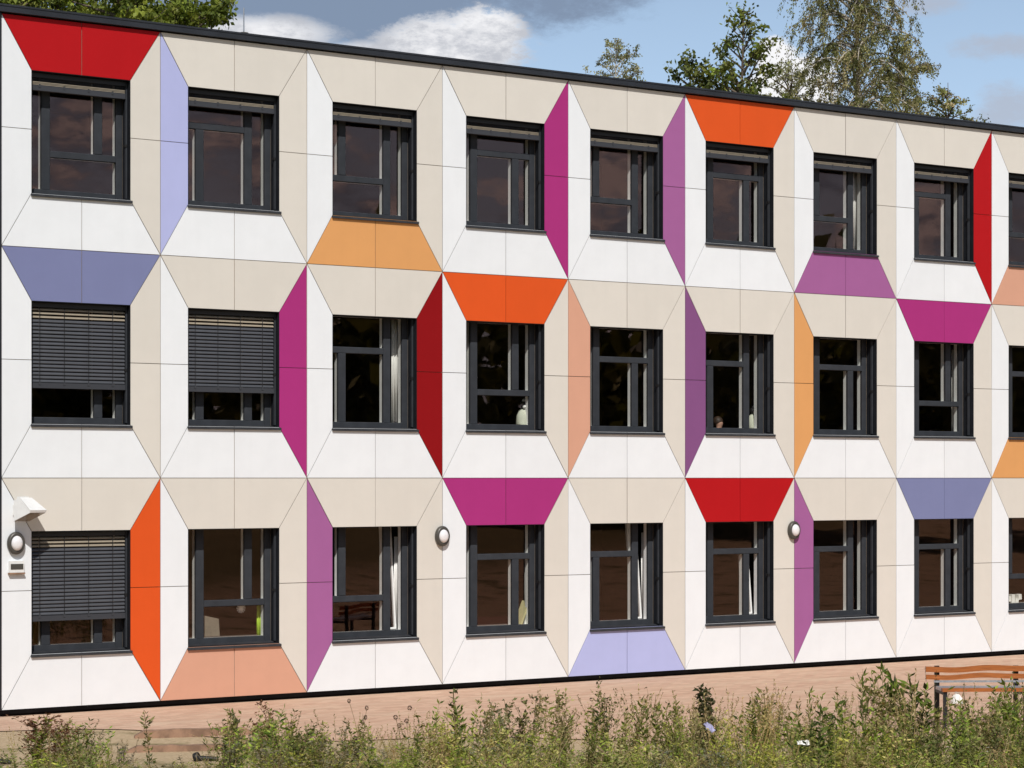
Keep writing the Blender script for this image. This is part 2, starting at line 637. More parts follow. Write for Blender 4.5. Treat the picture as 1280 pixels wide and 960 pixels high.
cx, cz = 0.495 * CW, 0.512 * CH
POLY = {
    'TL': [(0, CH), (WX0, WZ1), (cx, WZ1), (cx, CH)],
    'TR': [(cx, CH), (cx, WZ1), (WX1, WZ1), (CW, CH)],
    'BL': [(0, 0), (cx, 0), (cx, WZ0), (WX0, WZ0)],
    'BR': [(cx, 0), (CW, 0), (WX1, WZ0), (cx, WZ0)],
    'LT': [(0, cz), (WX0, cz), (WX0, WZ1), (0, CH)],
    'LB': [(0, 0), (WX0, WZ0), (WX0, cz), (0, cz)],
    'RT': [(WX1, cz), (CW, cz), (CW, CH), (WX1, WZ1)],
    'RB': [(WX1, WZ0), (CW, 0), (CW, cz), (WX1, cz)],
}
PMESH = {}
for k, p in POLY.items():
    PMESH[k] = MB().prism(inset(p, G), -0.010, 0.0).mesh('panel', MATS['panel_white'])
TINT = {
    (0, 0): ('T', 'red'), (0, 1): ('L', 'lavender'), (0, 2): ('B', 'tan orange'), (0, 3): ('R', 'magenta'), (0, 4): ('R', 'purple'),
    (0, 5): ('T', 'orange'), (0, 6): ('B', 'purple'), (0, 7): ('R', 'red'), (0, 8): ('B', 'salmon'), (0, 10): ('T', 'lavender'),
    (1, 0): ('T', 'slate blue'), (1, 1): ('R', 'magenta'), (1, 2): ('R', 'dark red'), (1, 3): ('T', 'orange'), (1, 4): ('L', 'salmon'),
    (1, 5): ('L', 'dark purple'), (1, 6): ('L', 'tan orange'), (1, 7): ('T', 'magenta'), (1, 8): ('B', 'tan orange'), (1, 9): ('R', 'purple'),
    (2, 0): ('R', 'orange'), (2, 1): ('B', 'salmon'), (2, 2): ('L', 'purple'), (2, 3): ('T', 'magenta'), (2, 4): ('B', 'lavender'),
    (2, 5): ('T', 'red'), (2, 6): ('L', 'purple'), (2, 7): ('T', 'slate blue'), (2, 10): ('R', 'orange'),
}
for r in range(NR):
    z = ZB + (NR - 1 - r) * CH
    for c in range(NC):
        side, tcol = TINT.get((r, c), ('', ''))
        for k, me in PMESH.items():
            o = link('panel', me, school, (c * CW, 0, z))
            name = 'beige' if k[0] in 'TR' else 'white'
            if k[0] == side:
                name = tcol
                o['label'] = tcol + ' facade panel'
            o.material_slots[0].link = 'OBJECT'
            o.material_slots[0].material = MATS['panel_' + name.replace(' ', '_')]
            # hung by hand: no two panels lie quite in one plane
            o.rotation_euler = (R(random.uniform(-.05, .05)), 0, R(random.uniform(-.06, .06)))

# wall core behind the panels, pierced by the openings
wall = MB()
CY0, CY1 = 0.018, 0.40
for r in range(NR):
    z = ZB + (NR - 1 - r) * CH
    wall.box(0, BX1, CY0, CY1, z, z + WZ0)
    wall.box(0, BX1, CY0, 0.058, z + WZ1, z + CH)
    wall.box(0, BX1, 0.058, CY1, z + WZ1 + CAV, z + CH)
    for c in range(NC + 1):
        a = 0 if c == 0 else (c - 1) * CW + WX1
        b = BX1 if c == NC else c * CW + WX0
        wall.box(a, b, CY0, 0.058, z + WZ0, z + WZ1)
        wall.box(a, b, 0.058, CY1, z + WZ0, z + WZ1 + CAV)
wall.box(0, BX1, BD - 0.3, BD, ZB, TOP)
wall.box(0, 0.3, CY1, BD - 0.3, ZB, TOP)
wall.box(BX1 - 0.3, BX1, CY1, BD - 0.3, ZB, TOP)
wall.build('wall', M_CORE, school)
MB().box(-0.035, 0.0, -0.016, BD + 0.02, ZB, TOP).build('end_cladding', M_FASCIA, school)
MB().box(0.015, BX1 - 0.015, 0.012, BD - 0.05, -0.3, ZB).build('plinth', M_PLINTH, school)
MB().box(-0.05, BX1, -0.014, 0.010, ZB - 0.055, ZB - 0.002).build('drip_rail', M_PLINTH, school)
f = MB().box(-0.09, BX1 + 0.05, -0.078, BD + 0.06, TOP + 0.014, TOP + 0.112)
f.box(-0.09, BX1 + 0.05, -0.088, -0.0785, TOP + 0.092, TOP + 0.118)
f.build('roof_edge', M_FASCIA, school)
rf = MB().box(0.05, BX1 - 0.05, 0.1, BD - 0.1, TOP + 0.126, TOP + 0.14).build('roof', M_ROOF, school)
# rooms behind the windows
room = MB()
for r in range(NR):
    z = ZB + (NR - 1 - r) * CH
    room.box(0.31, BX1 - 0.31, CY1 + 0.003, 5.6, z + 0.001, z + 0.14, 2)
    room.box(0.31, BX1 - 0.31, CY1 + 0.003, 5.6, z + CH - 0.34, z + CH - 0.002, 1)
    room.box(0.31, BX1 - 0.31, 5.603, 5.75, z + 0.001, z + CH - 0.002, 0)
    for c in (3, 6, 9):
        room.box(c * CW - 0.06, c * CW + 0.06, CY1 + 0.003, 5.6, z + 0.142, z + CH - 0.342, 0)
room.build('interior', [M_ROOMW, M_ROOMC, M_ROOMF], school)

# ---- windows: four mirrored arrangements of four panes
FX = [0.0, 0.072, 0.168, 0.256, 0.705, 0.790, 0.932, 1.0]
FY = 0.255                                   # frame front, measured from the facade
XS = [q * OW for q in FX]
BOT, TOPR = 0.055 * OH, 0.055 * OH
OHF = OH + CAV - 0.008
TH = {'low': (OH * (1 - 0.675), OH * (1 - 0.618)), 'high': (OH * (1 - 0.328), OH * (1 - 0.270))}


def members(strip, tr):
    """boxes (x0,x1,z0,z1) of the bars, and the panes between them"""
    z0, z1 = TH[tr]
    b, t = BOT, OHF - TOPR
    L, Rr = XS[1], XS[6]
    if strip == 'left':
        full = (XS[2], XS[3], b, t)
        half = (XS[4], XS[5], z1, t) if tr == 'low' else (XS[4], XS[5], b, z0)
        tran = (XS[3], Rr, z0, z1)
        panes = [(L, XS[2], b, t)]
        if tr == 'low':
            panes += [(XS[3], XS[4], z1, t), (XS[5], Rr, z1, t), (XS[3], Rr, b, z0)]
        else:
            panes += [(XS[3], XS[4], b, z0), (XS[5], Rr, b, z0), (XS[3], Rr, z1, t)]
    else:
        full = (XS[4], XS[5], b, t)
        half = (XS[2], XS[3], z1, t) if tr == 'low' else (XS[2], XS[3], b, z0)
        tran = (L, XS[4], z0, z1)
        panes = [(XS[5], Rr, b, t)]
        if tr == 'low':
            panes += [(L, XS[2], z1, t), (XS[3], XS[4], z1, t), (L, XS[4], b, z0)]
        else:
            panes += [(L, XS[2], b, z0), (XS[3], XS[4], b, z0), (L, XS[4], z1, t)]
    return full, half, tran, panes


def bar(mb, m, y0, y1, bev=0.008, mi=0):
    """a bar of a frame with a chamfered front"""
    x0, x1, z0, z1 = m
    vs = [(x0, y1, z0), (x1, y1, z0), (x1, y1, z1), (x0, y1, z1),
          (x0, y0 + bev, z0), (x1, y0 + bev, z0), (x1, y0 + bev, z1), (x0, y0 + bev, z1),
          (x0 + bev, y0, z0 + bev), (x1 - bev, y0, z0 + bev), (x1 - bev, y0, z1 - bev), (x0 + bev, y0, z1 - bev)]
    mb.add(vs, [(3, 2, 1, 0), (0, 1, 5, 4), (1, 2, 6, 5), (2, 3, 7, 6), (3, 0, 4, 7),
                (4, 5, 9, 8), (5, 6, 10, 9), (6, 7, 11, 10), (7, 4, 8, 11), (8, 9, 10, 11)], mi)


def ring(mb, x0, x1, z0, z1, wl, wr, wb, wt, y0, y1, bev=0.008):
    bar(mb, (x0, x0 + wl, z0, z1), y0, y1, bev)
    bar(mb, (x1 - wr, x1, z0, z1), y0, y1, bev)
    bar(mb, (x0 + wl, x1 - wr, z0, z0 + wb), y0 + 0.001, y1, bev)
    bar(mb, (x0 + wl, x1 - wr, z1 - wt, z1), y0 + 0.001, y1, bev)


WM = {}
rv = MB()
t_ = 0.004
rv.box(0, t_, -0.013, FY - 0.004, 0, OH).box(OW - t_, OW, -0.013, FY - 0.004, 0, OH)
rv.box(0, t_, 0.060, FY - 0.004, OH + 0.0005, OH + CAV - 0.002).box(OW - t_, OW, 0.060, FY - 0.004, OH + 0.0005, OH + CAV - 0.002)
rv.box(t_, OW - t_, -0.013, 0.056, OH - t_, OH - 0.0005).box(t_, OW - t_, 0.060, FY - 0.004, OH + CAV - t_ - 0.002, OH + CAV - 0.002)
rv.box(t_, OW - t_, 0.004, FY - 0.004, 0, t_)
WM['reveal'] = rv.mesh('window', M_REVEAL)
fr = MB()
ring(fr, 0.001, OW - 0.001, 0.006, OHF - 0.004, XS[1], OW - XS[6], BOT, TOPR, FY, FY + 0.055)
# the sash's stepped profile along the frame's inner edge
WM['frame'] = fr.mesh('frame', M_DARK)
sl_ = MB()
sl_.add([(-0.012, -0.045, -0.012), (OW + 0.022, -0.045, -0.012), (OW + 0.022, FY - 0.005, 0.022), (-0.012, FY - 0.005, 0.022),
         (-0.012, -0.045, -0.046), (OW + 0.022, -0.045, -0.046), (OW + 0.022, -0.0135, -0.046), (-0.012, -0.0135, -0.046)],
        [(0, 1, 2, 3), (4, 5, 1, 0), (7, 6, 5, 4), (1, 5, 6, 2), (0, 3, 7, 4), (2, 6, 7, 3)])
WM['sill'] = sl_.mesh('sill', M_SILL)
gr_ = MB().box(-0.011, 0.011, -0.02, 0.02, 0.03, OH - 0.01)
WM['rail'] = gr_.mesh('guide_rail', M_DARK)
bk = MB().box(-0.020, 0.012, -0.028, 0.028, -0.02, 0.02)
WM['bracket'] = bk.mesh('bracket', M_BLACK)


def window_meshes(strip, tr):
    key = (strip, tr)
    if key in WM:
        return WM[key]
    full, half, tran, panes = members(strip, tr)
    d = {'bars': []}
    for nm, m_, dy in (('mullion', full, 0.002), ('mullion', half, 0.003), ('transom', tran, 0.004)):
        mb = MB()
        bar(mb, m_, FY + dy, FY + 0.055)
        d['bars'].append((nm, mb.mesh(nm, M_DARK)))
    # pale room side of all bars
    inn = MB()
    q = 0.006
    ring(inn, 0.004, OW - 0.004, 0.008, OHF - 0.006, XS[1] - q, OW - XS[6] - q, BOT - q, TOPR - q, FY + 0.058, FY + 0.140, 0.002)
    for m_, dd in ((full, 0.140), (half, 0.138), (tran, 0.136)):
        bar(inn, (m_[0] + q, m_[1] - q, m_[2], m_[3]) if m_ is not tran else (m_[0], m_[1], m_[2] + q, m_[3] - q), FY + 0.058, FY + dd, 0.002)
    d['inner'] = inn.mesh('inner_frame', M_INNER)
    d['panes'] = []
    for x0, x1, z0, z1 in panes:
        mb = MB().box(x0 - 0.004, x1 + 0.004, FY + 0.030, FY + 0.034, z0 - 0.004, z1 + 0.004)
        d['panes'].append(mb.mesh('pane', M_GLASS))
    d['rects'] = panes
    WM[key] = d
    return d


TYPE = {'1': ('left', 'low'), '2': ('right', 'high'), '3': ('right', 'low'), '4': ('left', 'high')}
LAYOUT = ['123434323143', '323144241' '214'[:12], '413424241' '321'[:12]]
LAYOUT = ['1 2 3 4 3 4 3 2 3 1 4 2'.split(), '3 2 2 1 4 2 4 1 4 2 3 1'.split(), '4 1 3 4 2 4 2 4 3 1 2 4'.split()]
TILTED = {(2, 2): (0, 1), (2, 3): (0,), (2, 4): (1, 0), (2, 5): (2,), (2, 8): (1,)}


def add_window(r, c):
    z = ZB + (NR - 1 - r) * CH + WZ0
    wd = link('window', WM['reveal'], school, (c * CW + WX0, 0, z))
    d = window_meshes(*TYPE[LAYOUT[r][c]])
    link('frame', WM['frame'], wd)
    for nm, me in d['bars']:
        link(nm, me, wd)
    link('inner_frame', d['inner'], wd)
    tl = TILTED.get((r, c), ())
    for i, me in enumerate(d['panes']):
        if i in tl:
            # this light stands open: a narrow sash leaning into the room
            x0, x1, z0, z1 = d['rects'][i]
            s = MB()
            sx = min(0.032, (x1 - x0) * 0.3)
            ring(s, x0 + 0.004, x1 - 0.004, 0.0, z1 - z0 - 0.004, sx, sx, 0.03, 0.03, 0.0, 0.045, 0.003)
            o = s.build('open_sash', M_INNER, wd, (0, FY + 0.170, z0 + 0.006))
            o.rotation_euler = (R(-6.0), 0, 0)
            p = MB().box(x0 + sx, x1 - sx, 0.020, 0.024, 0.028, z1 - z0 - 0.032).build('pane', M_GLASS, wd, (0, FY + 0.170, z0 + 0.006))
            p.rotation_euler = (R(-6.0), 0, 0)
        else:
            po = link('pane', me, wd)
            po.rotation_euler = (R(random.uniform(-.12, .12)), 0, R(random.uniform(-.10, .10)))
    link('sill', WM['sill'], wd)
    for sx in (0.018, OW - 0.018):
        link('guide_rail', WM['rail'], wd, (sx, 0.105, 0))
    link('bracket', WM['bracket'], wd, (OW - 0.024, 0.105, OH * 0.46))
    return wd


for r in range(NR):
    for c in range(NC):
        add_window(r, c)

# ---- blinds
SLW = OW - 0.075


def slat_mesh(m):
    mb = MB()
    n = 5
    top, bot = [], []
    for i in range(n + 1):
        a = -1 + 2 * i / n
        y, zz = a * 0.0275, 0.007 * (1 - a * a)
        top.append((y, zz + 0.0015))
        bot.append((y, zz))
    vs = []
    for x in (0, SLW):
        vs += [(x, y, zz) for y, zz in top] + [(x, y, zz) for y, zz in bot]
    k = 2 * (n + 1)
    fs = []
    for i in range(n):
        fs.append((i, i + 1, k + i + 1, k + i))
        fs.append((n + 1 + i + 1, n + 1 + i, k + n + 1 + i, k + n + 1 + i + 1))
    fs.append((0, k, k + n + 1, n + 1))
    fs.append((n, 2 * n + 1, k + 2 * n + 1, k + n))
    mb.add(vs, fs, 0, True)
    return mb.mesh('slat', m)


SLAT, SLAT_SUNLIT = slat_mesh(M_SLAT), slat_mesh(M_SLAT_SUNLIT)
HEAD = MB().box(0, SLW, -0.045, 0.045, -0.062, 0.0).mesh('blind', M_BLACK)
rl = MB().box(0, SLW, -0.04, 0.04, -0.075, 0.0)
for q in (0.08, 0.34, 0.60, 0.86):
    rl.box(q * SLW - 0.012, q * SLW + 0.012, -0.048, -0.0402, -0.03, 0.012)
RAIL = rl.mesh('bottom_rail', M_RAIL)
BY = 0.115


def lowered_blind(r, c, frac):
    z = ZB + (NR - 1 - r) * CH + WZ1 - 0.012
    b = link('blind', HEAD, school, (c * CW + WX0 + 0.037, BY, z))
    H = frac * OH
    pitch = 0.0525
    n = int((H - 0.15) / pitch)
    for i in range(n):
        beige = i in (0, 1, 2)  # top slats painted as if catching sun below the lintel's shadow
        o = link('slat', SLAT_SUNLIT if beige else SLAT, b, (0, 0, -0.088 - i * pitch))
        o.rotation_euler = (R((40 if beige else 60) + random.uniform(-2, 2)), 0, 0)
    zz = -0.088 - n * pitch + 0.022
    link('bottom_rail', RAIL, b, (0, 0, zz))
    for q in (0.08, 0.34, 0.60, 0.86):
        MB().box(q * SLW - 0.005, q * SLW + 0.005, -0.044, -0.042, zz, -0.05).build('ladder_cord', M_BLACK, b)
    return b


lowered_blind(1, 0, 0.72)['label'] = 'dark slatted blind lowered most of the way'
lowered_blind(1, 1, 0.735)['label'] = 'dark slatted blind lowered most of the way'
lowered_blind(2, 0, 0.745)['label'] = 'dark slatted blind lowered most of the way'
for c in range(NC):
    z = ZB + 2 * CH + WZ1 - 0.012
    b = link('blind', HEAD, school, (c * CW + WX0 + 0.037, BY, z))
    b['label'] = 'raised blind with its slats packed under the head'
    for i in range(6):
        o = link('slat', SLAT_SUNLIT if i > 2 else SLAT, b, (0, 0, -0.068 - i * 0.0165))  # lower slats of the pack get the painted-in sunlight
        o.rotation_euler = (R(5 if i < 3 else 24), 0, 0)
    link('bottom_rail', RAIL, b, (0, 0, -0.168))

# ------------------------------------------------------------------ things fixed to the wall
FACE = Matrix.Rotation(R(90), 4, 'X')
OVAL = Matrix.Diagonal((0.84, 1, 1.06, 1)) @ FACE           # lathe axis towards -y (out of the wall)


def wall_lamp():
    o = empty('wall_lamp')
    MB().lathe([(0.0, 0.0), (0.140, 0.0), (0.148, 0.012), (0.148, 0.055), (0.135, 0.075), (0.100, 0.080), (0.096, 0.070)], 32, OVAL).build('ring', M_GREY, o)
    MB().lathe([(0.098, 0.068), (0.097, 0.082), (0.090, 0.098), (0.074, 0.114), (0.050, 0.126), (0.022, 0.130), (0.0, 0.131)], 32, OVAL).build('diffuser', M_OPAL, o)
    return o


lamp = wall_lamp()
for i, (x, z, lb) in enumerate([(0.195, 2.40, 'round bulkhead lamp under the floodlight at the building\'s left corner'),
                               (7.095, 2.40, 'round bulkhead lamp on the panel joint left of the magenta panel'),
                               (14.20, 2.40, 'round bulkhead lamp on the lower purple panel, right of the red panel')]):
    o = lamp if i == 0 else copy_tree(lamp)
    o.location = (x, -0.011, z)
    tag(o, lb, 'lamp', 'round lamps along the ground floor')

fl = empty('floodlight', (0.20, -0.011, 2.86), 'white floodlight tilted down above the lowest left window', 'floodlight')
MB().box(-0.05, 0.05, -0.03, 0.0, -0.07, 0.07).tube([(0, -0.03, 0), (0, -0.16, 0.02)], 0.022, 8).build('bracket', M_WHITE, fl)
hd = MB()
A, Bq = 0.155, 0.10
pr = [(-0.08, 0.13), (-0.20, 0.17), (-0.44, 0.00), (-0.43, -0.035), (-0.12, -0.155)]     # (y, z) profile
vs = [(-A, y, z) for y, z in pr] + [(A, y, z) for y, z in pr]
n = len(pr)
vs = [(x * (1.0 if i % n in (2, 3, 4) else 0.72), y, z) for i, (x, y, z) in enumerate(vs)]
hd.add(vs, [tuple(range(n)), tuple(range(2 * n - 1, n - 1, -1))] + [(i, i + n, (i + 1) % n + n, (i + 1) % n) for i in range(n)])
for q in (-0.05, 0.0, 0.05):
    hd.box(q - 0.004, q + 0.004, -0.20, -0.085, 0.10, 0.185)
hd.build('housing', M_WHITE, fl)
fl.rotation_euler = (0, 0, R(24))
MB().add([(-A + 0.012, -0.425, -0.041), (A - 0.012, -0.425, -0.041), (A - 0.012, -0.125, -0.157), (-A + 0.012, -0.125, -0.157)], [(0, 1, 2, 3)]).add(
    [(-A + 0.012, -0.425, -0.037), (A - 0.012, -0.425, -0.037), (A - 0.012, -0.125, -0.153), (-A + 0.012, -0.125, -0.153)], [(3, 2, 1, 0)]).build('glass', M_BROWNGL, fl)

ib = empty('junction_box', (0.205, -0.011, 2.07), 'small pale box on the wall under the left corner lamp', 'box')
MB().box(-0.105, 0.105, -0.045, 0.0, -0.075, 0.085).build('housing', M_WHITE, ib)
MB().box(-0.09, 0.09, -0.052, -0.0455, -0.03, 0.045).build('cover', M_GREY, ib)
MB().box(-0.115, 0.115, -0.060, -0.0, -0.095, -0.0755).build('base', M_BROWNW, ib)

lr = empty('lightning_rod', (3.83, 0.25, TOP + 0.14), 'thin metal rod standing up from the roof edge', 'rod')
MB().tube([(0, 0, 0), (0, 0, 0.42)], 0.011, 6).build('rod', M_ZINC, lr)
MB().lathe([(0.0, 0.05), (0.07, 0.05), (0.09, 0.0), (0, 0)], 12).build('foot', M_GREY, lr)


# ------------------------------------------------------------------ things inside the windows
def win(r, c, fx, fz, y):
    """a point in window (r, c): fractions of the opening seen, and depth into the room"""
    return Vector((c * CW + WX0 + fx * OW, y, ZB + (NR - 1 - r) * CH + WZ0 + fz * OH))


def curtain(r, c, fx, wid, z0, z1, y, m, label, cat='curtain'):
    p = win(r, c, fx, 0, y)
    n = 14
    vs = []
    for i in range(n + 1):
        x = wid * i / n
        dy = 0.018 * math.sin(i * 1.9) + 0.006 * math.sin(i * 4.1)
        for zz in (z0 * OH, z1 * OH):
            vs += [(x, dy, zz), (x, dy + 0.004, zz)]
    fs = []
    for i in range(n):
        a, b = 4 * i, 4 * i + 4
        fs += [(a, b, b + 2, a + 2), (a + 3, b + 3, b + 1, a + 1), (a + 2, b + 2, b + 3, a + 3), (a + 1, b + 1, b, a)]
    fs += [(0, 2, 3, 1), (4 * n, 4 * n + 1, 4 * n + 3, 4 * n + 2)]
    o = MB().add(vs, fs, 0, True).build('curtain', m, None, p)
    return tag(o, label, cat, 'curtains inside the windows')


curtain(1, 2, 0.885, 0.20, 0.05, 1.0, 0.47, M_CURT, 'white curtain edge behind the glass left of the dark red panel')
curtain(0, 6, 0.91, 0.20, 0.05, 1.0, 0.47, M_CURT, 'white curtain edge behind the top floor window over the purple panel')
curtain(2, 4, 0.955, 0.16, 0.05, 0.9, 0.50, M_CURT, 'white curtain edge in the window above the lavender panel')
curtain(2, 3, 0.955, 0.13, 0.0, 0.75, 0.46, M_CURT, 'white curtain edge in the window under the lower magenta panel')
curtain(1, 7, 0.965, 0.14, 0.0, 0.95, 0.50, M_CURT, 'white curtain edge in the window under the upper magenta panel')
curtain(2, 2, 0.93, 0.10, 0.0, 0.9, 0.50, M_CURT, 'white curtain edge in the window right of the purple panel with the open lights')
curtain(2, 1, 0.905, 0.14, 0.0, 0.33, 0.44, M_GREEN, 'bright green cloth in the window above the salmon panel')


def toy(r, c, fx, y, label, s=1.0):
    p = win(r, c, fx, 0.0, y)
    p.z += 0.055 * OH - 0.004
    o = empty('soft_toy', p, label, 'toy', 'toys sitting on inner window sills')
    MB().lathe([(0, 0), (0.115 * s, 0), (0.125 * s, 0.03), (0.115 * s, 0.15 * s), (0.085 * s, 0.24 * s), (0.05 * s, 0.27 * s), (0, 0.275 * s)], 16).build('body', M_PALE, o)
    MB().lathe([(0, 0), (0.05 * s, 0.012), (0.078 * s, 0.05), (0.074 * s, 0.09), (0.04 * s, 0.125), (0, 0.132)], 14, Matrix.Translation((0, 0, 0.262 * s))).build('head', M_BLACK, o)
    for q in (-0.03, 0.035):
        MB().lathe([(0, 0), (0.030 * s, 0.012), (0.030 * s, 0.03), (0, 0.045)], 10, Matrix.Translation((q * s, -0.055 * s, 0.30 * s)) @ FACE).build('eye_patch', M_WHITE, o)
    MB().lathe([(0, 0), (0.035 * s, 0.01), (0.03 * s, 0.04), (0, 0.055)], 10, Matrix.Translation((0.01, 0, 0.38 * s))).build('cap', M_WHITE, o)
    return o


toy(1, 3, 0.945, 0.47, 'pale soft toy with black and white head in the window under the orange panel')
toy(1, 5, 0.985, 0.50, 'pale soft toy with black and white head right of the child\'s head', 0.95)
# inner sills that the toys and boxes stand on
for (r, c) in [(1, 3), (1, 5), (2, 3), (2, 8), (2, 1)]:
    p = win(r, c, 0, 0, 0)
    MB().box(0.0, OW + 0.25, CY1 - 0.048, CY1 + 0.28, 0.055 * OH - 0.03, 0.055 * OH - 0.004).build('inner_sill', M_ROOMC, school, p)

# leaning boards and papers
p = win(2, 3, 0.865, 0.055, 0.455)
o = MB().box(-0.018, 0.018, -0.10, 0.10, 0.0, 0.40, 0, Matrix.Rotation(R(24), 4, 'Y')).build('leaning_book', M_YEL, None, p)
tag(o, 'yellowish board leaning inside the window under the lower magenta panel', 'board')
p = win(2, 3, 0.93, 0.055, 0.46)
o = MB().box(-0.014, 0.014, -0.08, 0.08, 0.0, 0.14, 0, Matrix.Rotation(R(14), 4, 'Y')).build('card', M_LITTER, None, p)
tag(o, 'small white card beside the leaning yellowish board', 'card')
p = win(2, 8, 0.14, 0.055, 0.47)
o = MB()
for i in range(7):
    o.box(-0.06 + i * 0.095, 0.02 + i * 0.095, -0.05, 0.05, 0.0, 0.10 + 0.03 * ((i * 5) % 3), 0, Matrix.Rotation(R((i % 3 - 1) * 6), 4, 'Y'))
o = o.build('paper_row', M_LITTER, None, p)
tag(o, 'row of white paper bags along the sill of the bottom right window', 'paper')
p = win(2, 1, 0.52, 0.0, 0.95)
ch = empty('chair', Vector((p.x, p.y, ZB + 0.14)), 'beige cloth covered chair behind the window above the salmon panel', 'chair')
MB().add([(-0.24, 0, 0.42), (0.22, 0, 0.42), (0.20, 0.03, 0.94), (-0.14, 0.03, 1.02), (-0.24, 0.06, 0.42), (0.22, 0.06, 0.42), (0.20, 0.09, 0.94), (-0.14, 0.09, 1.02)],
         [(0, 1, 2, 3), (7, 6, 5, 4), (0, 4, 5, 1), (1, 5, 6, 2), (2, 6, 7, 3), (3, 7, 4, 0)]).build('backrest', M_CHAIR, ch)
MB().box(-0.23, 0.21, 0.061, 0.46, 0.40, 0.46).build('seat', M_CHAIR, ch)
for sx in (-0.2, 0.18):
    for sy in (0.08, 0.43):
        MB().tube([(sx, sy, 0), (sx, sy, 0.399)], 0.016, 6).build('leg', M_ZINC, ch)
p = win(2, 1, 0.72, 0.30, 0.42)
st = MB()
for k in range(6):
    a = k * math.pi / 6
    st.box(-0.075, 0.075, -0.003 - k * 0.0012, 0.003 + k * 0.0011, -0.006, 0.006, 0, Matrix.Rotation(a, 4, 'Y'))
st.tube([(0, 0, 0.07), (0, 0, 0.30)], 0.0015, 4)
tag(st.build('paper_star', M_WHITE, None, p), 'small white paper star hanging in the window above the salmon panel', 'ornament')


# a small child standing just inside, only the head shows over the sill
def child():
    p = win(1, 5, 0.58, 0, 0.72)
    base = Vector((p.x, p.y, ZB + CH + 0.14))
    joints = [(0, 0, .44), (0, 0, .56), (0, 0, .66), (0, -.005, .715), (0, -.012, .79), (0, -.012, .86),
              (.05, 0, .42), (.055, -.01, .22), (.055, 0, .04), (.055, -.07, .02),
              (-.05, 0, .42), (-.055, -.01, .22), (-.055, 0, .04), (-.055, -.07, .02),
              (.10, 0, .655), (.14, -.02, .53), (.13, -.10, .46), (-.10, 0, .655), (-.14, -.02, .53), (-.13, -.10, .46)]
    rad = [.085, .08, .075, .035, .078, .068, .055, .042, .03, .03, .055, .042, .03, .03, .042, .032, .024, .042, .032, .024]
    ed = [(0, 1), (1, 2), (2, 3), (3, 4), (4, 5), (0, 6), (6, 7), (7, 8), (8, 9), (0, 10), (10, 11), (11, 12), (12, 13),
          (2, 14), (14, 15), (15, 16), (2, 17), (17, 18), (18, 19)]
    me = bpy.data.meshes.new('person')
    me.from_pydata(joints, ed, [])
    o = link('person', me, None, base)
    o.rotation_euler = (0, 0, R(25))
    sk = o.modifiers.new('skin', 'SKIN')
    for i, q in enumerate(rad):
        me.skin_vertices[0].data[i].radius = (q, q)
        me.skin_vertices[0].data[i].use_root = (i == 0)
    sk.use_smooth_shade = True
    sb = o.modifiers.new('subdivision', 'SUBSURF')
    sb.levels = sb.render_levels = 2
    me.materials.append(M_SKIN)
    tag(o, 'small brown haired child just above the window sill right of the dark purple panel', 'person')
    MB().lathe([(0.0, 0.105), (0.035, 0.100), (0.065, 0.078), (0.086, 0.040), (0.090, 0.0), (0.082, -0.025)], 18,
               Matrix.Translation((0, 0.006, 0.825)) @ Matrix.Rotation(R(-24), 4, 'X')).build('hair', M_HAIR, o)
    MB().lathe([(0.05, .69), (0.085, .675), (.105, .64), (.10, .5), (.11, .36), (.10, .36)], 18).build('shirt', M_SHIRT, o)


child()

# ------------------------------------------------------------------ bench in the yard
BZ = 29.6
bp = at(1232, BZ)
be = empty('park_bench', bp, 'bench with wavy orange timber slats standing in the paved yard', 'bench')
be.rotation_euler = (0, 0, -PSI + R(2))


def wavy(L, y0, y1, zc, h, amp, ph):
    n = 26
    vs = []
    for i in range(n + 1):
        x = -L / 2 + L * i / n
        dz = amp * math.sin(x * 4.2 + ph) + 0.4 * amp * math.sin(x * 9 + ph * 2)
        vs += [(x, y0, zc - h / 2 + dz), (x, y1, zc - h / 2 + dz), (x, y1, zc + h / 2 + dz * 1.1), (x, y0, zc + h / 2 + dz * 1.1)]
    fs = [(3, 2, 1, 0), (4 * n, 4 * n + 1, 4 * n + 2, 4 * n + 3)]
    for i in range(n):
        a, b = 4 * i, 4 * i + 4
        fs += [(a, a + 1, b + 1, b), (a + 1, a + 2, b + 2, b + 1), (a + 2, a + 3, b + 3, b + 2), (a + 3, a, b, b + 3)]
    return MB().add(vs, fs)


BL = 1.50
wavy(BL, 0.20, 0.235, 0.760, 0.072, 0.012, 0.6).build('backrest_slat', M_WOOD, be)
wavy(BL, 0.18, 0.215, 0.662, 0.062, 0.013, 1.0).build('backrest_slat', M_WOOD, be)
for y in (-0.22, -0.11, 0.0, 0.11):
    MB().box(-BL / 2 + 0.12, BL / 2, y - 0.045, y + 0.045, 0.500, 0.542).build('seat_slat', M_WOOD if y < -0.2 else M_ZINC, be)
MB().box(-BL / 2 + 0.1, BL / 2, 0.160, 0.178, 0.585, 0.612).build('rail', M_ZINC, be)
for sx in (-0.59, 0.47):
    m = MB()
    m.box(sx - 0.03, sx + 0.03, 0.237, 0.285, 0.0, 0.80)
    m.box(sx - 0.025, sx + 0.025, -0.24, 0.236, 0.455, 0.498)
    m.box(sx - 0.025, sx + 0.025, -0.26, -0.20, 0.0, 0.4545)
    m.build('leg', M_BLACK, be)

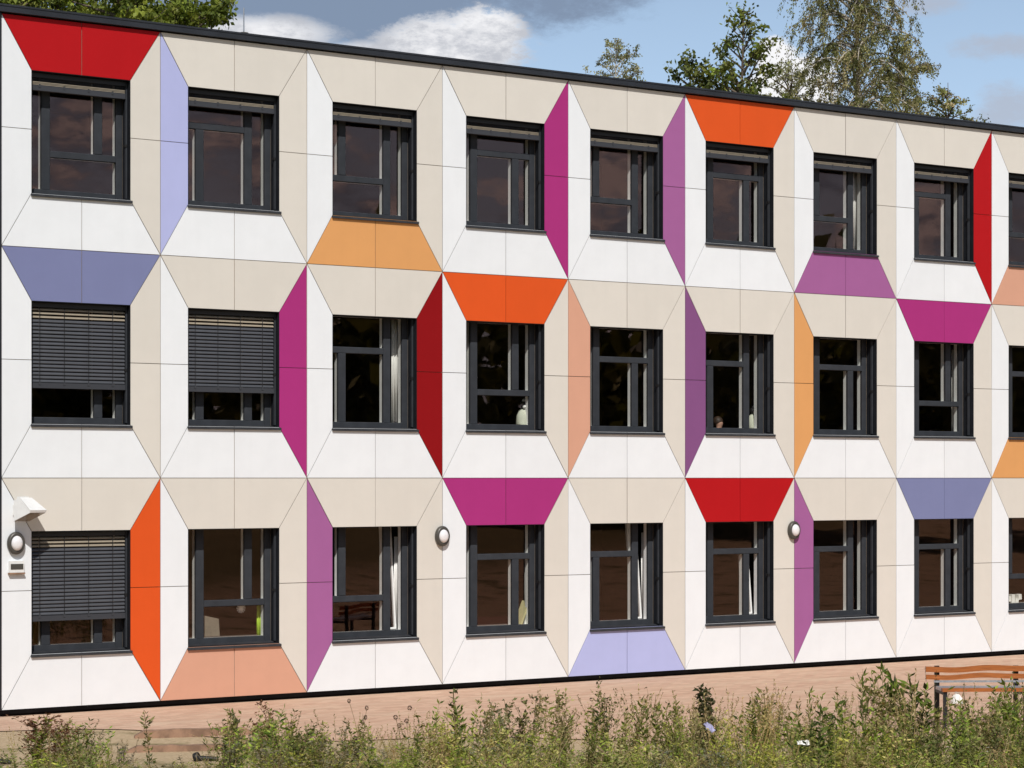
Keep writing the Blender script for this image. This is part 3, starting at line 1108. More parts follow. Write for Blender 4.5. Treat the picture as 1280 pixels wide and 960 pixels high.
# ------------------------------------------------------------------ odds and ends on the ground
def crumple(name, p, sx, sy, h, m, label, cat, seed, rz=0):
    rs = random.Random(seed)
    n = 6
    vs = []
    for j in range(n + 1):
        for i in range(n + 1):
            vs.append((sx * (i / n - .5) + rs.uniform(-.1, .1) * sx / n, sy * (j / n - .5) + rs.uniform(-.1, .1) * sy / n, h * rs.random()))
    q = len(vs)
    vs += [(x, y, z - 0.004) for x, y, z in vs]
    fs = []
    for j in range(n):
        for i in range(n):
            a = j * (n + 1) + i
            fs.append((a, a + 1, a + n + 2, a + n + 1))
            fs.append((q + a + n + 1, q + a + n + 2, q + a + 1, q + a))
    o = MB().add(vs, fs).build(name, m, None, p)
    o.rotation_euler = (R(38), 0, rz)
    return tag(o, label, cat)


def bag(p, label):
    rs = random.Random(4)
    vs, n = [], 12
    for k, (r, h) in enumerate([(0.06, 0), (0.085, 0.03), (0.08, 0.09), (0.05, 0.14), (0.025, 0.165), (0.05, 0.20)]):
        for i in range(n):
            a = 2 * math.pi * i / n
            q = r * (1 + rs.uniform(-.22, .22))
            vs.append((q * math.cos(a), q * math.sin(a), h + rs.uniform(-.008, .008)))
    fs = [tuple(range(n - 1, -1, -1))]
    for k in range(5):
        for i in range(n):
            fs.append((k * n + i, k * n + (i + 1) % n, (k + 1) * n + (i + 1) % n, (k + 1) * n + i))
    fs.append(tuple(5 * n + i for i in range(n)))
    return tag(MB().add(vs, fs).build('plastic_bag', M_LITTER, None, p), label, 'bag')


bag(at(1196, 32.4, 0.012), 'crumpled white plastic bag on the ground below the bench')

pp = at(246, 26.0)
pp.z = float(ground_z(pp.x, pp.y)) + 0.045
pc = empty('pipe_piece', pp, 'short black pipe with a round collar lying on the sand', 'pipe')
pc.rotation_euler = (0, 0, -PSI + R(-10))
MB().tube([(0.02, 0, -0.012), (0.14, 0.0, -0.010), (0.25, 0.03, -0.02)], [0.032, 0.030, 0.026], 10).build('pipe', M_BLACK, pc)
MB().lathe([(0.0, -0.03), (0.055, -0.03), (0.060, 0.0), (0.055, 0.03), (0.036, 0.035), (0.034, 0.0)], 16, Matrix.Rotation(R(70), 4, 'Y')).build('collar', M_BLACK, pc)
pp = at(-8, 25.6)
pp.z = float(ground_z(pp.x, pp.y)) + 0.04
o = MB().tube([(-0.5, 0.1, 0.0), (-0.2, 0.02, 0.02), (0.05, 0, 0.01), (0.2, -0.01, -0.01)], 0.03, 10).build('hose', M_BLACK, None, pp)
o.rotation_euler = (0, 0, -PSI)
tag(o, 'end of a black hose on the sand at the left edge', 'hose')
# two worn timber edgings in the sand
for (x0p, x1p, Zq, hh, lb) in [(168, 318, 28.4, 0.10, 'brown timber edging in the sand nearer the building'),
                               (158, 322, 26.9, 0.075, 'low brown timber edging in the sand behind the black pipe')]:
    a, b = at(x0p, Zq), at(x1p, Zq + 0.35)
    L = (b - a).length
    n = 12
    rs = random.Random(int(Zq * 10))
    vs = []
    for i in range(n + 1):
        dz = rs.uniform(-.006, .006)
        e = 0.35 if i in (0, n) else 1
        vs += [(L * i / n, -0.05, -0.08), (L * i / n, 0.10, -0.08), (L * i / n, 0.08, hh * e + dz), (L * i / n, -0.045 + dz, hh * e + dz)]
    fs = [(3, 2, 1, 0), (4 * n, 4 * n + 1, 4 * n + 2, 4 * n + 3)]
    for i in range(n):
        q, s = 4 * i, 4 * i + 4
        fs += [(q, q + 1, s + 1, s), (q + 1, q + 2, s + 2, s + 1), (q + 2, q + 3, s + 3, s + 2), (q + 3, q, s, s + 3)]
    o = MB().add(vs, fs).build('edging_beam', M_BROWNW, None, a)
    o.rotation_euler = (0, 0, math.atan2(b.y - a.y, b.x - a.x))
    tag(o, lb, 'edging', 'timber edgings in the sand')


# ------------------------------------------------------------------ foliage machinery (numpy)
def leaf_quads(base, dirn, length, width, nrm):
    """one bent diamond per leaf -> (N,4,3)"""
    dirn = dirn / np.linalg.norm(dirn, axis=1, keepdims=True)
    side = np.cross(dirn, nrm)
    side /= np.maximum(np.linalg.norm(side, axis=1, keepdims=True), 1e-6)
    mid = base + dirn * (length * 0.45)[:, None]
    tip = base + dirn * length[:, None]
    w_ = side * (width * 0.5)[:, None]
    return np.stack([base, mid + w_, tip, mid - w_], 1)


def strip_quads(p, wid):
    """thin ribbons along polylines: p (N,K,3), wid (N,K) -> (N*(K-1),4,3)"""
    t = np.gradient(p, axis=1)
    a = rng.normal(size=(p.shape[0], 1, 3))
    a[..., 2] *= 0.1
    s = np.cross(t, np.broadcast_to(a, t.shape))
    s /= np.maximum(np.linalg.norm(s, axis=2, keepdims=True), 1e-6)
    l_, r_ = p - s * wid[..., None] / 2, p + s * wid[..., None] / 2
    q = np.stack([l_[:, :-1], r_[:, :-1], r_[:, 1:], l_[:, 1:]], 2)
    return q.reshape(-1, 4, 3)


def quads_mesh(name, Q, col, m):
    n = len(Q)
    me = bpy.data.meshes.new(name)
    me.vertices.add(4 * n)
    me.vertices.foreach_set('co', Q.reshape(-1).astype(np.float32))
    me.loops.add(4 * n)
    me.loops.foreach_set('vertex_index', np.arange(4 * n, dtype=np.int32))
    me.polygons.add(n)
    me.polygons.foreach_set('loop_start', np.arange(0, 4 * n, 4, dtype=np.int32))
    me.polygons.foreach_set('loop_total', np.full(n, 4, dtype=np.int32))
    at_ = me.color_attributes.new('pigment', 'FLOAT_COLOR', 'POINT')
    c = np.ones((4 * n, 4), np.float32)
    c[:, :3] = np.repeat(np.clip(col, 0.004, 0.9), 4, axis=0)
    at_.data.foreach_set('color', c.reshape(-1))
    me.materials.append(m)
    me.update(calc_edges=True)
    me.validate()
    return me


def pigments(n, palette, jitter=0.18):
    pal = np.array(palette)
    a = rng.integers(0, len(pal), n)
    b = rng.integers(0, len(pal), n)
    k = rng.random((n, 1))
    c = pal[a] * k + pal[b] * (1 - k)
    return c * (1 + rng.normal(0, jitter, (n, 1)))


def rand_dirs(n):
    v_ = rng.normal(size=(n, 3))
    return v_ / np.linalg.norm(v_, axis=1, keepdims=True)


# ------------------------------------------------------------------ trees
def tree(name, base, H, r_trunk, limbs, palette, leaf=(0.10, 0.06), per_m=60, spread=0.25, droop=0.0, bark=M_BARK, label='', lean=(0, 0), twig=2, group=None, clump=None):
    """limbs: list of polylines (lists of points relative to the base) carrying the leaves"""
    o = empty(name, base, label, 'tree', group)
    tk = MB()
    K = 9
    pts = []
    for i in range(K):
        f_ = i / (K - 1)
        pts.append((lean[0] * f_ * f_ + 0.10 * math.sin(3 * f_ + H), lean[1] * f_ * f_ + 0.08 * math.sin(4 * f_ + 2 * H), H * f_))
    tk.tube(pts, [r_trunk * (1.25 - 1.18 * (i / (K - 1)) ** 0.9) if i else r_trunk * 1.6 for i in range(K)], 9)

    def on_trunk(z):
        f_ = max(0, min(1, z / H)) * (K - 1)
        i = min(K - 2, int(f_))
        a, b = Vector(pts[i]), Vector(pts[i + 1])
        return a.lerp(b, f_ - i)
    lb = MB()
    Qs, Cs = [], []
    for (z0_, az, ln, rise, thick) in limbs:
        p0 = on_trunk(z0_)
        dh = Vector((math.cos(az), math.sin(az), 0))
        seg = 7
        pl = []
        for i in range(seg):
            f_ = i / (seg - 1)
            wob = 0.05 * ln * math.sin(5 * f_ + az * 3)
            q = p0 + dh * (ln * f_) + Vector((-dh.y, dh.x, 0)) * wob
            q.z += rise * (f_ ** 0.8) * ln - droop * ln * f_ ** 2.2
            pl.append(q)
        lb.tube(pl, [max(0.006, thick * (1 - 0.88 * i / (seg - 1))) for i in range(seg)], 5, cap=False)
        P = np.array([list(q) for q in pl])
        # twigs springing from the limb
        nt = max(2, int(ln * twig * 2))
        tt = rng.uniform(0.25, 1.0, nt) ** 0.8
        idx = np.clip((tt * (seg - 1)).astype(int), 0, seg - 2)
        fr_ = (tt * (seg - 1) - idx)[:, None]
        B = P[idx] * (1 - fr_) + P[idx + 1] * fr_
        D = rand_dirs(nt)
        D[:, 2] = np.abs(D[:, 2]) * 0.6 + (0.35 if droop < 0.3 else -0.2)
        tl = spread * rng.uniform(0.6, 1.5, nt) * (0.55 + 0.45 * ln / 2.2)
        u_ = np.linspace(0, 1, 5)[None, :, None]
        TW = B[:, None, :] + D[:, None, :] * (tl[:, None, None] * u_)
        TW[:, :, 2] -= droop * 1.6 * tl[:, None] * (np.linspace(0, 1, 5)[None, :] ** 2)
        q = strip_quads(TW, np.linspace(0.016, 0.005, 5)[None, :].repeat(nt, 0))
        Qs.append(q)
        Cs.append(np.tile(np.array([[0.075, 0.055, 0.038]]), (len(q), 1)))
        nl = max(3, int(per_m * spread))
        for k in range(nt):
            n_ = max(2, int(nl * rng.uniform(0.4, 1.5)))
            s_ = rng.uniform(0.15, 1.0, n_) * 4
            i_ = np.clip(s_.astype(int), 0, 3)
            g_ = (s_ - i_)[:, None]
            LB = TW[k, i_] * (1 - g_) + TW[k, i_ + 1] * g_
            LB = LB + rng.normal(0, leaf[0] * 0.55, (n_, 3))
            LD = rand_dirs(n_)
            LD[:, 2] -= 0.35 + droop
            sz = rng.uniform(0.65, 1.3, n_)
            q = leaf_quads(LB, LD, leaf[0] * sz, leaf[1] * sz, rand_dirs(n_))
            Qs.append(q)
            # new growth is paler than old: one tone for a twig, small scatter inside it
            tone = pigments(1, palette, 0.22)
            Cs.append(tone * (1 + rng.normal(0, 0.14, (n_, 1))))
    tk.build('trunk', bark, o)
    lb.build('limbs', bark, o)
    link('crown', quads_mesh('crown', np.concatenate(Qs), np.concatenate(Cs), M_LEAF), o)
    return o


def make_limbs(n, z0_, z1_, rfun, rise, thick, seed, turn=2.4):
    rs = random.Random(seed)
    out = []
    for i in range(n):
        f_ = (i + rs.random()) / n
        z = z0_ + (z1_ - z0_) * f_
        ln = rfun(f_) * rs.uniform(0.65, 1.12)
        out.append((z, i * turn + rs.uniform(-.5, .5), max(0.25, ln), rise * rs.uniform(0.6, 1.3), thick * (0.35 + 0.65 * ln / max(rfun(0.2), 0.1))))
    return out


GR_YEL = [(0.25, 0.29, 0.045), (0.17, 0.22, 0.032), (0.31, 0.33, 0.075), (0.10, 0.14, 0.022)]
GR_DARK = [(0.085, 0.11, 0.024), (0.14, 0.16, 0.034), (0.20, 0.205, 0.050), (0.05, 0.07, 0.017)]
GR_BIRCH = [(0.22, 0.235, 0.08), (0.33, 0.305, 0.13), (0.12, 0.135, 0.05), (0.38, 0.31, 0.17)]
GR_PALE = [(0.27, 0.28, 0.14), (0.20, 0.215, 0.10), (0.34, 0.32, 0.19)]
YROOF = ZB + 3 * CH


def top_z(py, Z):
    return CAM.z + (597.5 - py) / FPX * Z


def cone(n, H, span, k, cap, rise, thick, seed, least=0.25):
    """limbs over the top `span` metres, each as long as its distance below the tip allows"""
    return make_limbs(n, H - span, H - 0.25, lambda f_: min(cap, k * (span * (1 - f_)) + least), rise, thick, seed)


GB = 'trees behind the school roof'
# broad leafy trees over the left corner
for (px, Z, ty, rad, lb, sd) in [(-20, 52, -60, 2.3, 'leafy yellow green tree over the left end of the roof', 1),
                                 (75, 54, -22, 2.2, 'yellow green tree behind the roof edge left of the red panel\'s middle', 4),
                                 (165, 50, -42, 1.9, 'taller yellow green tree behind the roof edge above the red panel', 2),
                                 (236, 51, -2, 1.15, 'low end of the yellow green foliage, beside the white cloud', 3)]:
    H = top_z(ty, Z)
    tree('broadleaf_tree', at(px, Z), H, 0.24, cone(64, H, 5.2, 1.1, rad, 0.5, 0.06, sd, 0.4), GR_YEL, (0.13, 0.075), 85, 0.50, 0.05, label=lb, group=GB, twig=3.2)
# wispy young birch
H = top_z(50, 72)
tree('young_birch_tree', at(768, 72), H, 0.10, cone(46, H, 4.5, 0.55, 0.85, 0.9, 0.022, 5), GR_PALE, (0.075, 0.045), 75, 0.42, 0.15, M_BIRCH,
     'small wispy tree alone above the middle of the roof', group=GB, twig=4)
# dark upright tree with a lower side stem
H = top_z(8, 58)
tree('upright_tree', at(930, 58), H, 0.16, cone(46, H, 4.4, 0.50, 1.30, 0.95, 0.045, 8, 0.10), GR_DARK + GR_YEL[1:2], (0.13, 0.075), 62, 0.25, 0.0,
     label='dark pointed tree left of the white cloud puff', group=GB, twig=3)
H = top_z(70, 58.5)
tree('upright_tree', at(872, 58.5), H, 0.13, cone(34, H, 3.6, 0.7, 0.80, 0.95, 0.04, 9, 0.2), GR_DARK, (0.13, 0.08), 75, 0.27, 0.0,
     label='lower dark tree just left of the pointed one', group=GB, twig=3)
# pale bush top in front of the cloud
H = top_z(76, 64)
tree('pale_tree', at(988, 64), H, 0.12, cone(46, H, 4.0, 0.75, 0.95, 0.8, 0.03, 12, 0.3), GR_PALE, (0.075, 0.042), 62, 0.38, 0.12, M_BARK,
     'pale thin tree between the dark pointed tree and the big birch', group=GB, twig=4)
# the big birch
H = top_z(-150, 57)
tree('birch_tree', at(1076, 57), H, 0.17, cone(112, H, 8.0, 0.95, 1.55, 0.75, 0.040, 15, 0.40), GR_BIRCH, (0.062, 0.033), 98, 0.62, 0.80, M_BIRCH,
     'big birch with a pale trunk and drooping twigs', (-0.25, 0), group=GB, twig=4.2)
H = top_z(48, 60)
tree('birch_tree', at(1134, 60), H, 0.11, cone(50, H, 4.6, 0.8, 1.05, 0.7, 0.03, 19, 0.3), GR_BIRCH, (0.070, 0.038), 72, 0.5, 0.4, M_BIRCH,
     'smaller birch growing against the big birch\'s right side', group=GB, twig=4)
H = top_z(104, 56)
tree('broadleaf_tree', at(1184, 56), H, 0.10, cone(36, H, 3.0, 0.85, 0.72, 0.7, 0.03, 23, 0.2), GR_BIRCH + GR_DARK[1:3], (0.075, 0.042), 70, 0.36, 0.2,
     label='low bushy tree at the right end of the trees', group=GB, twig=4)


# woods on the far side of the meadow, behind the photographer (seen only in the glass)
def woods():
    Qs, Cs = [], []
    for k in range(110):
        ang = -math.pi / 2 - 0.2 + (k / 109 - 0.5) * 3.3 + rng.normal(0, .02)
        dist = rng.uniform(62, 80)
        bx, by = 6 + dist * math.cos(ang), -6 + dist * math.sin(ang)
        H_ = rng.uniform(8.0, 14.5)
        n_ = 330
        rd = rand_dirs(n_) * (rng.random((n_, 1)) ** 0.33)
        P = np.array([bx, by, 1.75 + H_ * 0.52]) + rd * np.array([H_ * 0.36, H_ * 0.36, H_ * 0.5])
        sz = rng.uniform(0.7, 1.5, n_)
        Qs.append(leaf_quads(P, rand_dirs(n_), 1.1 * sz, 0.8 * sz, rand_dirs(n_)))
        Cs.append(pigments(n_, GR_DARK, 0.2))
    tag(link('woods', quads_mesh('woods', np.concatenate(Qs), np.concatenate(Cs), M_LEAF)), 'dark woods across the meadow', 'woods', kind='stuff')


woods()

# ------------------------------------------------------------------ weeds on the bank
def stems(n, h, lean, k=6, spread=0.03):
    b = rng.normal(0, spread, (n, 3))
    b[:, 2] = 0
    d_ = rng.normal(0, lean, (n, 3))
    d_[:, 2] = 0
    u_ = np.linspace(0, 1, k)
    hh = h * rng.uniform(0.7, 1.0, n)
    P = b[:, None, :] + d_[:, None, :] * (hh[:, None, None] * (u_ ** 1.6)[None, :, None])
    P[:, :, 2] += hh[:, None] * u_[None, :]
    return P


def along(P, n_, lo=0.15, hi=1.0):
    N, K = P.shape[:2]
    s = rng.integers(0, N, n_)
    t_ = rng.uniform(lo, hi, n_) * (K - 1)
    i = np.clip(t_.astype(int), 0, K - 2)
    g = (t_ - i)[:, None]
    return P[s, i] * (1 - g) + P[s, i + 1] * g


STEM_G = np.array([[0.21, 0.20, 0.075]])
STEM_B = np.array([[0.24, 0.17, 0.09]])


def finish(parts):
    return np.concatenate([p[0] for p in parts]), np.concatenate([p[1] for p in parts])


def tile(c, q):
    return np.tile(c, (len(q), 1))


def herb(h, pal, leaf=0.055, n_st=4, nl=70, brown=False):
    P = stems(n_st, h, 0.13)
    q = strip_quads(P, np.linspace(0.007, 0.003, 6)[None].repeat(n_st, 0))
    n_ = int(nl)
    B = along(P, n_, 0.1)
    D = rand_dirs(n_)
    D[:, 2] = D[:, 2] * 0.6 + 0.75
    sz = rng.uniform(0.5, 1.3, n_)
    l_ = leaf_quads(B, D, leaf * sz, leaf * 0.30 * sz, rand_dirs(n_))
    return finish([(q, tile(STEM_B if brown else STEM_G, q)), (l_, pigments(n_, pal, 0.2))])


def mugwort(h, pal, n_st=3, nl=170, head=0.5):
    P = stems(n_st, h, 0.11)
    parts = [(strip_quads(P, np.linspace(0.009, 0.004, 6)[None].repeat(n_st, 0)), None)]
    nb = 9 * n_st
    B = along(P, nb, 0.35, 0.95)
    D = rand_dirs(nb)
    D[:, 2] = np.abs(D[:, 2]) * 0.7 + 0.8
    ln = h * rng.uniform(0.10, 0.26, nb)
    u_ = np.linspace(0, 1, 4)
    D /= np.linalg.norm(D, axis=1, keepdims=True)
    BR = B[:, None, :] + D[:, None, :] * (ln[:, None, None] * u_[None, :, None])
    parts.append((strip_quads(BR, np.full((nb, 4), 0.004)), None))
    n_ = int(nl)
    LB = np.concatenate([along(BR, int(n_ * 0.75), 0.1), along(P, n_ - int(n_ * 0.75), 0.2)])
    LB = LB + rng.normal(0, 0.006, LB.shape)
    LD = rand_dirs(n_)
    LD[:, 2] += 0.8
    sz = rng.uniform(0.5, 1.3, n_)
    l_ = leaf_quads(LB, LD, 0.042 * sz, 0.020 * sz, rand_dirs(n_))
    out = [(q, tile(STEM_B, q)) for q, _ in parts]
    out.append((l_, pigments(n_, pal, 0.2)))
    return finish(out)


def tuft(h, pal, n_=34):
    P = stems(n_, h, 0.35, 5, 0.05)
    q = strip_quads(P, np.linspace(0.009, 0.002, 5)[None].repeat(n_, 0))
    return q, np.repeat(pigments(n_, pal, 0.2), 4, axis=0)


def seedstalk(h, pal, n_st=5):
    P = stems(n_st, h, 0.18)
    q = strip_quads(P, np.linspace(0.005, 0.003, 6)[None].repeat(n_st, 0))
    n_ = n_st * 26
    B = along(P, n_, 0.72)
    D = rand_dirs(n_)
    D[:, 2] += 0.9
    l_ = leaf_quads(B, D, rng.uniform(0.015, 0.035, n_), rng.uniform(0.007, 0.014, n_), rand_dirs(n_))
    return finish([(q, np.repeat(pigments(n_st, pal, 0.1), 5, axis=0)), (l_, pigments(n_, pal, 0.2))])


def flowers(h, petal, n_st=5):
    P = stems(n_st, h, 0.25)
    q = strip_quads(P, np.full((n_st, 6), 0.004))
    n_ = n_st * 7
    B = np.repeat(P[:, -1], 7, axis=0)
    a = np.tile(np.arange(7) * 2 * math.pi / 7, n_st)
    D = np.stack([np.cos(a), np.sin(a), rng.uniform(0, .4, n_)], 1)
    l_ = leaf_quads(B, D, np.full(n_, 0.020), np.full(n_, 0.014), np.tile([[0, 0, 1.0]], (n_, 1)) + rng.normal(0, .2, (n_, 3)))
    n2 = n_st * 10
    B2 = along(P, n2, 0.05, 0.8)
    l2 = leaf_quads(B2, rand_dirs(n2), rng.uniform(.02, .05, n2), rng.uniform(.008, .016, n2), rand_dirs(n2))
    return finish([(q, tile(STEM_G, q)), (l_, np.tile(np.array([petal]), (n_, 1))), (l2, pigments(n2, P_GREEN, 0.2))])


P_GREEN = [(0.15, 0.215, 0.026), (0.24, 0.29, 0.040), (0.065, 0.105, 0.015), (0.31, 0.33, 0.060)]
P_OLIVE = [(0.25, 0.24, 0.075), (0.16, 0.165, 0.045), (0.35, 0.31, 0.12)]
P_YEL = [(0.33, 0.33, 0.060), (0.25, 0.28, 0.048), (0.40, 0.36, 0.09)]
P_TAN = [(0.50, 0.385, 0.18), (0.38, 0.28, 0.12), (0.56, 0.46, 0.26), (0.25, 0.18, 0.08)]
P_GREY = [(0.24, 0.235, 0.15), (0.30, 0.28, 0.20), (0.17, 0.175, 0.10)]
P_DOCK = [(0.145, 0.058, 0.030), (0.10, 0.042, 0.024), (0.20, 0.095, 0.045)]
P_DARK = [(0.055, 0.068, 0.024), (0.080, 0.088, 0.034), (0.115, 0.10, 0.048)]

PROTO = []
for k in range(5):
    PROTO.append(('herb', herb(1.0, P_GREEN, 0.072, 5, 125)))
for k in range(4):
    PROTO.append(('mug', mugwort(1.0, P_OLIVE + P_GREEN[:1], 3, 250)))
for k in range(3):
    PROTO.append(('grey', mugwort(1.0, P_GREY, 3, 230)))
for k in range(4):
    PROTO.append(('tuft', tuft(1.0, P_TAN + P_OLIVE, 34)))
for k in range(3):
    PROTO.append(('seed', seedstalk(1.0, P_TAN)))
for k in range(3):
    PROTO.append(('yel', herb(1.0, P_YEL + P_GREEN[:2], 0.065, 6, 190)))
for k in range(2):
    PROTO.append(('flow', flowers(1.0, (0.78, 0.76, 0.68))))
KIND = {}
for i, (k, _) in enumerate(PROTO):
    KIND.setdefault(k, []).append(i)
PROFILE = np.array([[-200, 895], [0, 930], [18, 905], [40, 886], [100, 894], [130, 904], [158, 905], [172, 935], [215, 942], [262, 935], [285, 886], [340, 870],
                    [375, 885], [450, 880], [500, 876], [570, 862], [610, 870], [650, 852], [720, 858], [800, 850], [870, 850], [940, 852], [1000, 850],
                    [1050, 846], [1090, 828], [1130, 832], [1160, 846], [1200, 852], [1280, 842], [1500, 850]])
DENS = np.array([[-200, .7], [0, .08], [28, .4], [60, .7], [140, .6], [165, .2], [180, .10], [262, .12], [290, .75], [420, .8], [700, .85], [1000, .95], [1120, 1.3], [1500, 1.3]])


def weed_mass():
    Qs, Cs = [], []

    def plant(px, Z, kd, hf, tone, low=None):
        p = at(px, Z)
        gz = float(ground_z(p.x, p.y))
        lim = CAM.z - (np.interp(px, PROFILE[:, 0], PROFILE[:, 1]) - 597.5) / FPX * Z - gz
        if lim < 0.10:
            return
        h = lim * hf if low is None else min(lim * 0.8, low)
        i = KIND[kd][rng.integers(0, len(KIND[kd]))]
        Q, c = PROTO[i][1]
        a = rng.uniform(0, 6.28)
        wd = (0.50 + 0.45 * h) * rng.uniform(0.8, 1.25)
        ca, sa = math.cos(a) * wd, math.sin(a) * wd
        q = Q @ np.array([[ca, sa, 0], [-sa, ca, 0], [rng.normal(0, .06), rng.normal(0, .06), h]]) + np.array([p.x, p.y, gz - 0.01])
        Qs.append(q.astype(np.float32))
        Cs.append(c * tone)
    mix = ['herb'] * 30 + ['mug'] * 30 + ['grey'] * 9 + ['tuft'] * 5 + ['seed'] * 14 + ['yel'] * 13 + ['flow'] * 4
    # clumps: a few plants of one kind growing together, tall beside short, with gaps between
    for k in range(330):
        Z = 11.5 + 13.6 * rng.random() ** 0.7
        px = rng.uniform(-170, 1450)
        if rng.random() * 1.15 > np.interp(px, DENS[:, 0], DENS[:, 1]):
            continue
        kd = mix[rng.integers(0, len(mix))]
        hf = 0.26 + 0.70 * rng.random() ** 1.25
        if kd in ('yel', 'flow', 'tuft'):
            hf *= 0.75
        tone = np.array([[1, 1, 1]]) * rng.uniform(0.50, 1.55) * np.array([[rng.uniform(.9, 1.15), 1, rng.uniform(.8, 1.1)]])
        sp = 28 * 20 / Z
        for j in range(rng.integers(2, 6)):
            plant(px + rng.normal(0, sp), Z + rng.normal(0, 0.22), kd, min(1.0, hf * rng.uniform(0.75, 1.12)), tone * rng.uniform(0.85, 1.15))
    # single upright stems rising over the rest
    for k in range(210):
        px = rng.uniform(-100, 1400)
        if rng.random() > np.interp(px, DENS[:, 0], DENS[:, 1]):
            continue
        plant(px, rng.uniform(17, 23.5), ('mug', 'seed', 'seed', 'seed', 'herb')[rng.integers(0, 5)], rng.uniform(0.6, 1.04), rng.uniform(0.5, 1.25))
    # low growth under them
    for k in range(620):
        px = rng.uniform(-170, 1450)
        if rng.random() > np.interp(px, DENS[:, 0], DENS[:, 1]) + 0.06:
            continue
        plant(px, 11.5 + 14.2 * rng.random(), ('herb', 'yel', 'tuft', 'seed', 'herb')[rng.integers(0, 5)], 0, rng.uniform(0.55, 1.35), rng.uniform(0.12, 0.34))
    tag(link('weeds', quads_mesh('weeds', np.concatenate(Qs), np.concatenate(Cs), M_WEED)), 'dense mixed weeds and dry grasses covering the bank', 'weeds', kind='stuff')


weed_mass()


# tall weeds that stand out one by one
def tall_weed(name, px, Z, ty, label, maker, wd=1.0, lean=0.0, group='tall weeds standing out of the bank'):
    p = at(px, Z)
    gz = float(ground_z(p.x, p.y))
    h = CAM.z - (ty - 597.5) / FPX * Z - gz
    Q, c = maker(1.0)
    M_ = np.array([[wd, 0, 0], [0, wd, 0], [lean * RGT.x, lean * RGT.y, h]])
    o = link(name, quads_mesh(name, Q @ M_, c, M_WEED), None, (p.x, p.y, gz - 0.01))
    return tag(o, label, 'plant', group)


def dock(h):
    return mugwort(h, P_DOCK, 6, 620)


def spike(h):
    P = stems(3, h, 0.05)
    q = strip_quads(P, np.full((3, 6), 0.010))
    n_ = 620
    B = along(P, n_, 0.3)
    D = rand_dirs(n_)
    D[:, 2] += 0.5
    sz = rng.uniform(0.5, 1.2, n_)
    l_ = leaf_quads(B + rng.normal(0, 0.012, B.shape), D, 0.06 * sz, 0.025 * sz, rand_dirs(n_))
    return finish([(q, tile(STEM_B, q)), (l_, pigments(n_, P_DARK, 0.2))])


def bush(h):
    return herb(h, P_GREEN[:3] + P_DARK[:2], 0.115, 9, 520)


def whorl(h):
    P = stems(2, h, 0.06)
    q = strip_quads(P, np.full((2, 6), 0.010))
    n_ = 120
    B = along(P, n_, 0.2) + rng.normal(0, 0.02, (120, 3))
    D = rand_dirs(n_)
    D[:, 2] = np.abs(D[:, 2]) + 0.3
    sz = rng.uniform(0.5, 1.3, n_)
    l_ = leaf_quads(B, D, 0.075 * sz, 0.026 * sz, rand_dirs(n_))
    return finish([(q, tile(STEM_B, q)), (l_, pigments(n_, P_OLIVE + P_GREEN[2:3] + P_DARK[2:], 0.2))])


def teasel(h):
    P = stems(4, h, 0.12)
    q = strip_quads(P, np.full((4, 6), 0.006))
    parts = [(q, tile(STEM_B, q))]
    for s in range(4):
        n_ = 90
        rd = rand_dirs(n_)
        B = P[s, -1] + rd * np.array([0.012, 0.012, 0.022])
        parts.append((leaf_quads(B, rd, np.full(n_, 0.014), np.full(n_, 0.008), rand_dirs(n_)), pigments(n_, [(0.09, 0.055, 0.035), (0.14, 0.09, 0.06)], 0.2)))
    n_ = 60
    B = along(P, n_, 0.1, 0.8)
    parts.append((leaf_quads(B, rand_dirs(n_), rng.uniform(.03, .08, n_), rng.uniform(.01, .02, n_), rand_dirs(n_)), pigments(n_, P_GREEN + P_OLIVE, 0.2)))
    return finish(parts)


tall_weed('dock_plant', 42, 22.5, 890, 'reddish brown dock, leftmost of the bank\'s tall weeds', dock, 1.5)
tall_weed('dock_plant', 72, 22.0, 900, 'shorter reddish dock beside the leftmost one', dock, 1.2)
tall_weed('leafy_weed', 186, 22.5, 884, 'single leafy stem standing alone in front of the timber edgings', whorl, 0.9)
tall_weed('grey_weed', 280, 21.5, 890, 'grey brown stem with hanging leaves right of the black pipe', whorl, 1.1, 0.05)
tall_weed('grey_weed', 296, 21.8, 878, 'taller grey brown stem against the salmon panel\'s lower edge', whorl, 1.1, -0.04)
tall_weed('dock_plant', 330, 21.5, 878, 'brown dock below the lower purple panel', dock, 0.9)
tall_weed('teasel', 450, 21.5, 876, 'thin stalks with a single dark tip below the third ground floor window', teasel, 0.8)
tall_weed('teasel', 505, 21.0, 882, 'dark round seed heads on thin stalks left of the bushy herb', teasel, 1.0)
tall_weed('leafy_weed', 572, 21.0, 862, 'dark leafy weed reaching the base line under the fourth window', whorl, 1.2, -0.06)
tall_weed('leafy_weed', 598, 21.5, 868, 'forked leafy weed leaning right in the middle of the bank', whorl, 1.1, 0.1)
tall_weed('mugwort', 648, 21.5, 862, 'bushy dark mugwort beside the leaning forked weed', lambda h: mugwort(h, P_DARK + P_OLIVE, 5, 620), 1.2)
tall_weed('mugwort', 700, 21.0, 862, 'open mugwort below the fifth window\'s left edge', lambda h: mugwort(h, P_OLIVE, 4, 420), 1.1)
tall_weed('mugwort', 752, 21.5, 858, 'slender mugwort below the lavender panel', lambda h: mugwort(h, P_OLIVE + P_DARK, 4, 420), 1.0)
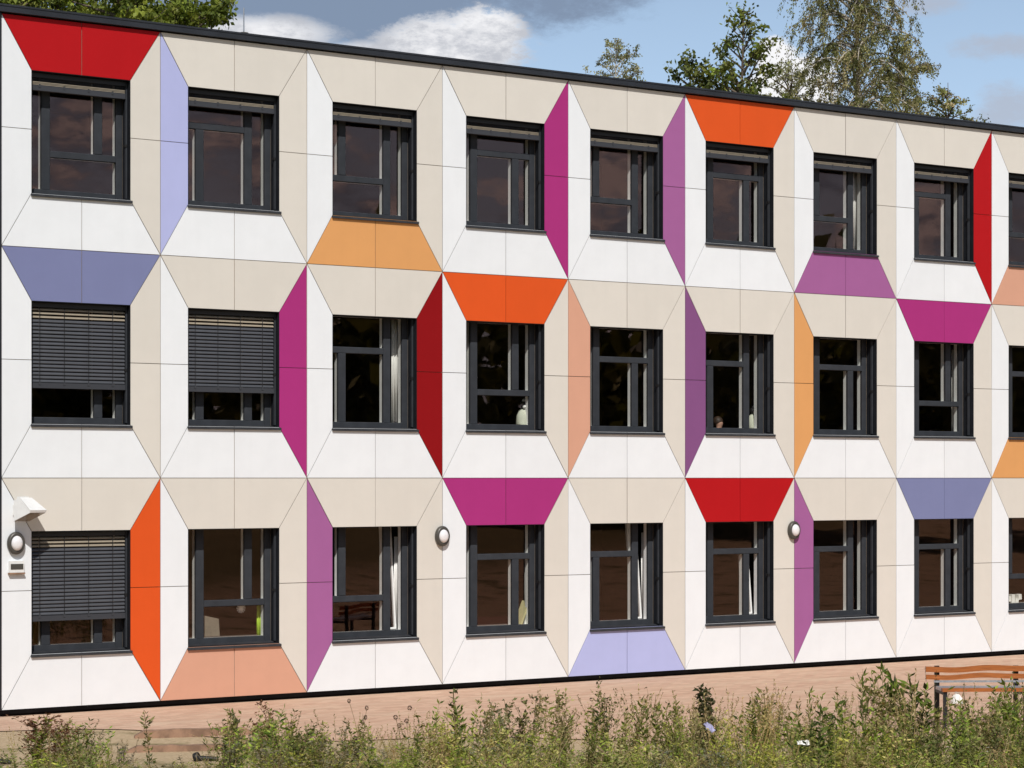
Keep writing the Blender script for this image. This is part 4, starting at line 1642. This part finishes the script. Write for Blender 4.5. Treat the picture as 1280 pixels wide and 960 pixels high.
tall_weed('mugwort', 790, 21.0, 866, 'thin brownish weed right of the lavender panel\'s middle', lambda h: mugwort(h, P_TAN[1:2] + P_OLIVE, 3, 300), 0.9)
tall_weed('spike_weed', 868, 21.0, 846, 'blackish green spike leaning right, darkest of the weeds', spike, 1.3, 0.10)
tall_weed('seed_stalk', 890, 21.0, 852, 'thin brown stalk just right of the blackish spike', lambda h: seedstalk(h, P_DOCK + P_TAN[3:], 3), 0.8)
tall_weed('leafy_weed', 957, 21.0, 858, 'green leafy stem left of the white paper scrap', whorl, 1.2)
tall_weed('teasel', 1066, 20.5, 862, 'round brown seed head on a stalk left of the tall pale weeds', teasel, 0.6)
tall_weed('leafy_weed', 1052, 20.5, 866, 'large leaved green weed beside the brown seed head', lambda h: herb(h, P_GREEN, 0.11, 4, 130), 0.8)
tall_weed('mugwort', 1095, 21.0, 840, 'tall pale mugwort, tallest weed left of the green bush', lambda h: mugwort(h, P_OLIVE + P_TAN[:1], 6, 760), 1.5)
tall_weed('green_bush', 1140, 21.5, 838, 'dense dark green bush left of the bench', bush, 1.15)
tall_weed('bare_stalk', 1163, 21.5, 818, 'thin bare stalk crossing the base line at the bench\'s left end', lambda h: seedstalk(h, P_DARK, 2), 0.5)
tall_weed('seed_stalk', 1229, 21.0, 832, 'pale stalk standing in front of the bench\'s middle', lambda h: seedstalk(h, P_TAN + P_OLIVE, 3), 0.8)
tall_weed('mugwort', 1262, 21.0, 838, 'dark weed covering the bench\'s right end', lambda h: mugwort(h, P_DARK + P_GREEN, 4, 420), 1.0)

# litter caught on the weeds
q = at(885, 17.5)
crumple('plastic_scrap', Vector((q.x, q.y, CAM.z - (911 - 597.5) / FPX * 17.5)), 0.085, 0.10, 0.03, M_LILAC, 'lilac grey plastic scrap caught in the weeds below the blackish spike', 'litter', 3, 0.5)
q = at(1004, 16.5)
crumple('paper_scrap', Vector((q.x, q.y, CAM.z - (929 - 597.5) / FPX * 16.5)), 0.09, 0.045, 0.012, M_LITTER, 'white paper scrap lying on the weeds left of the tall pale mugwort', 'litter', 5, -0.4)
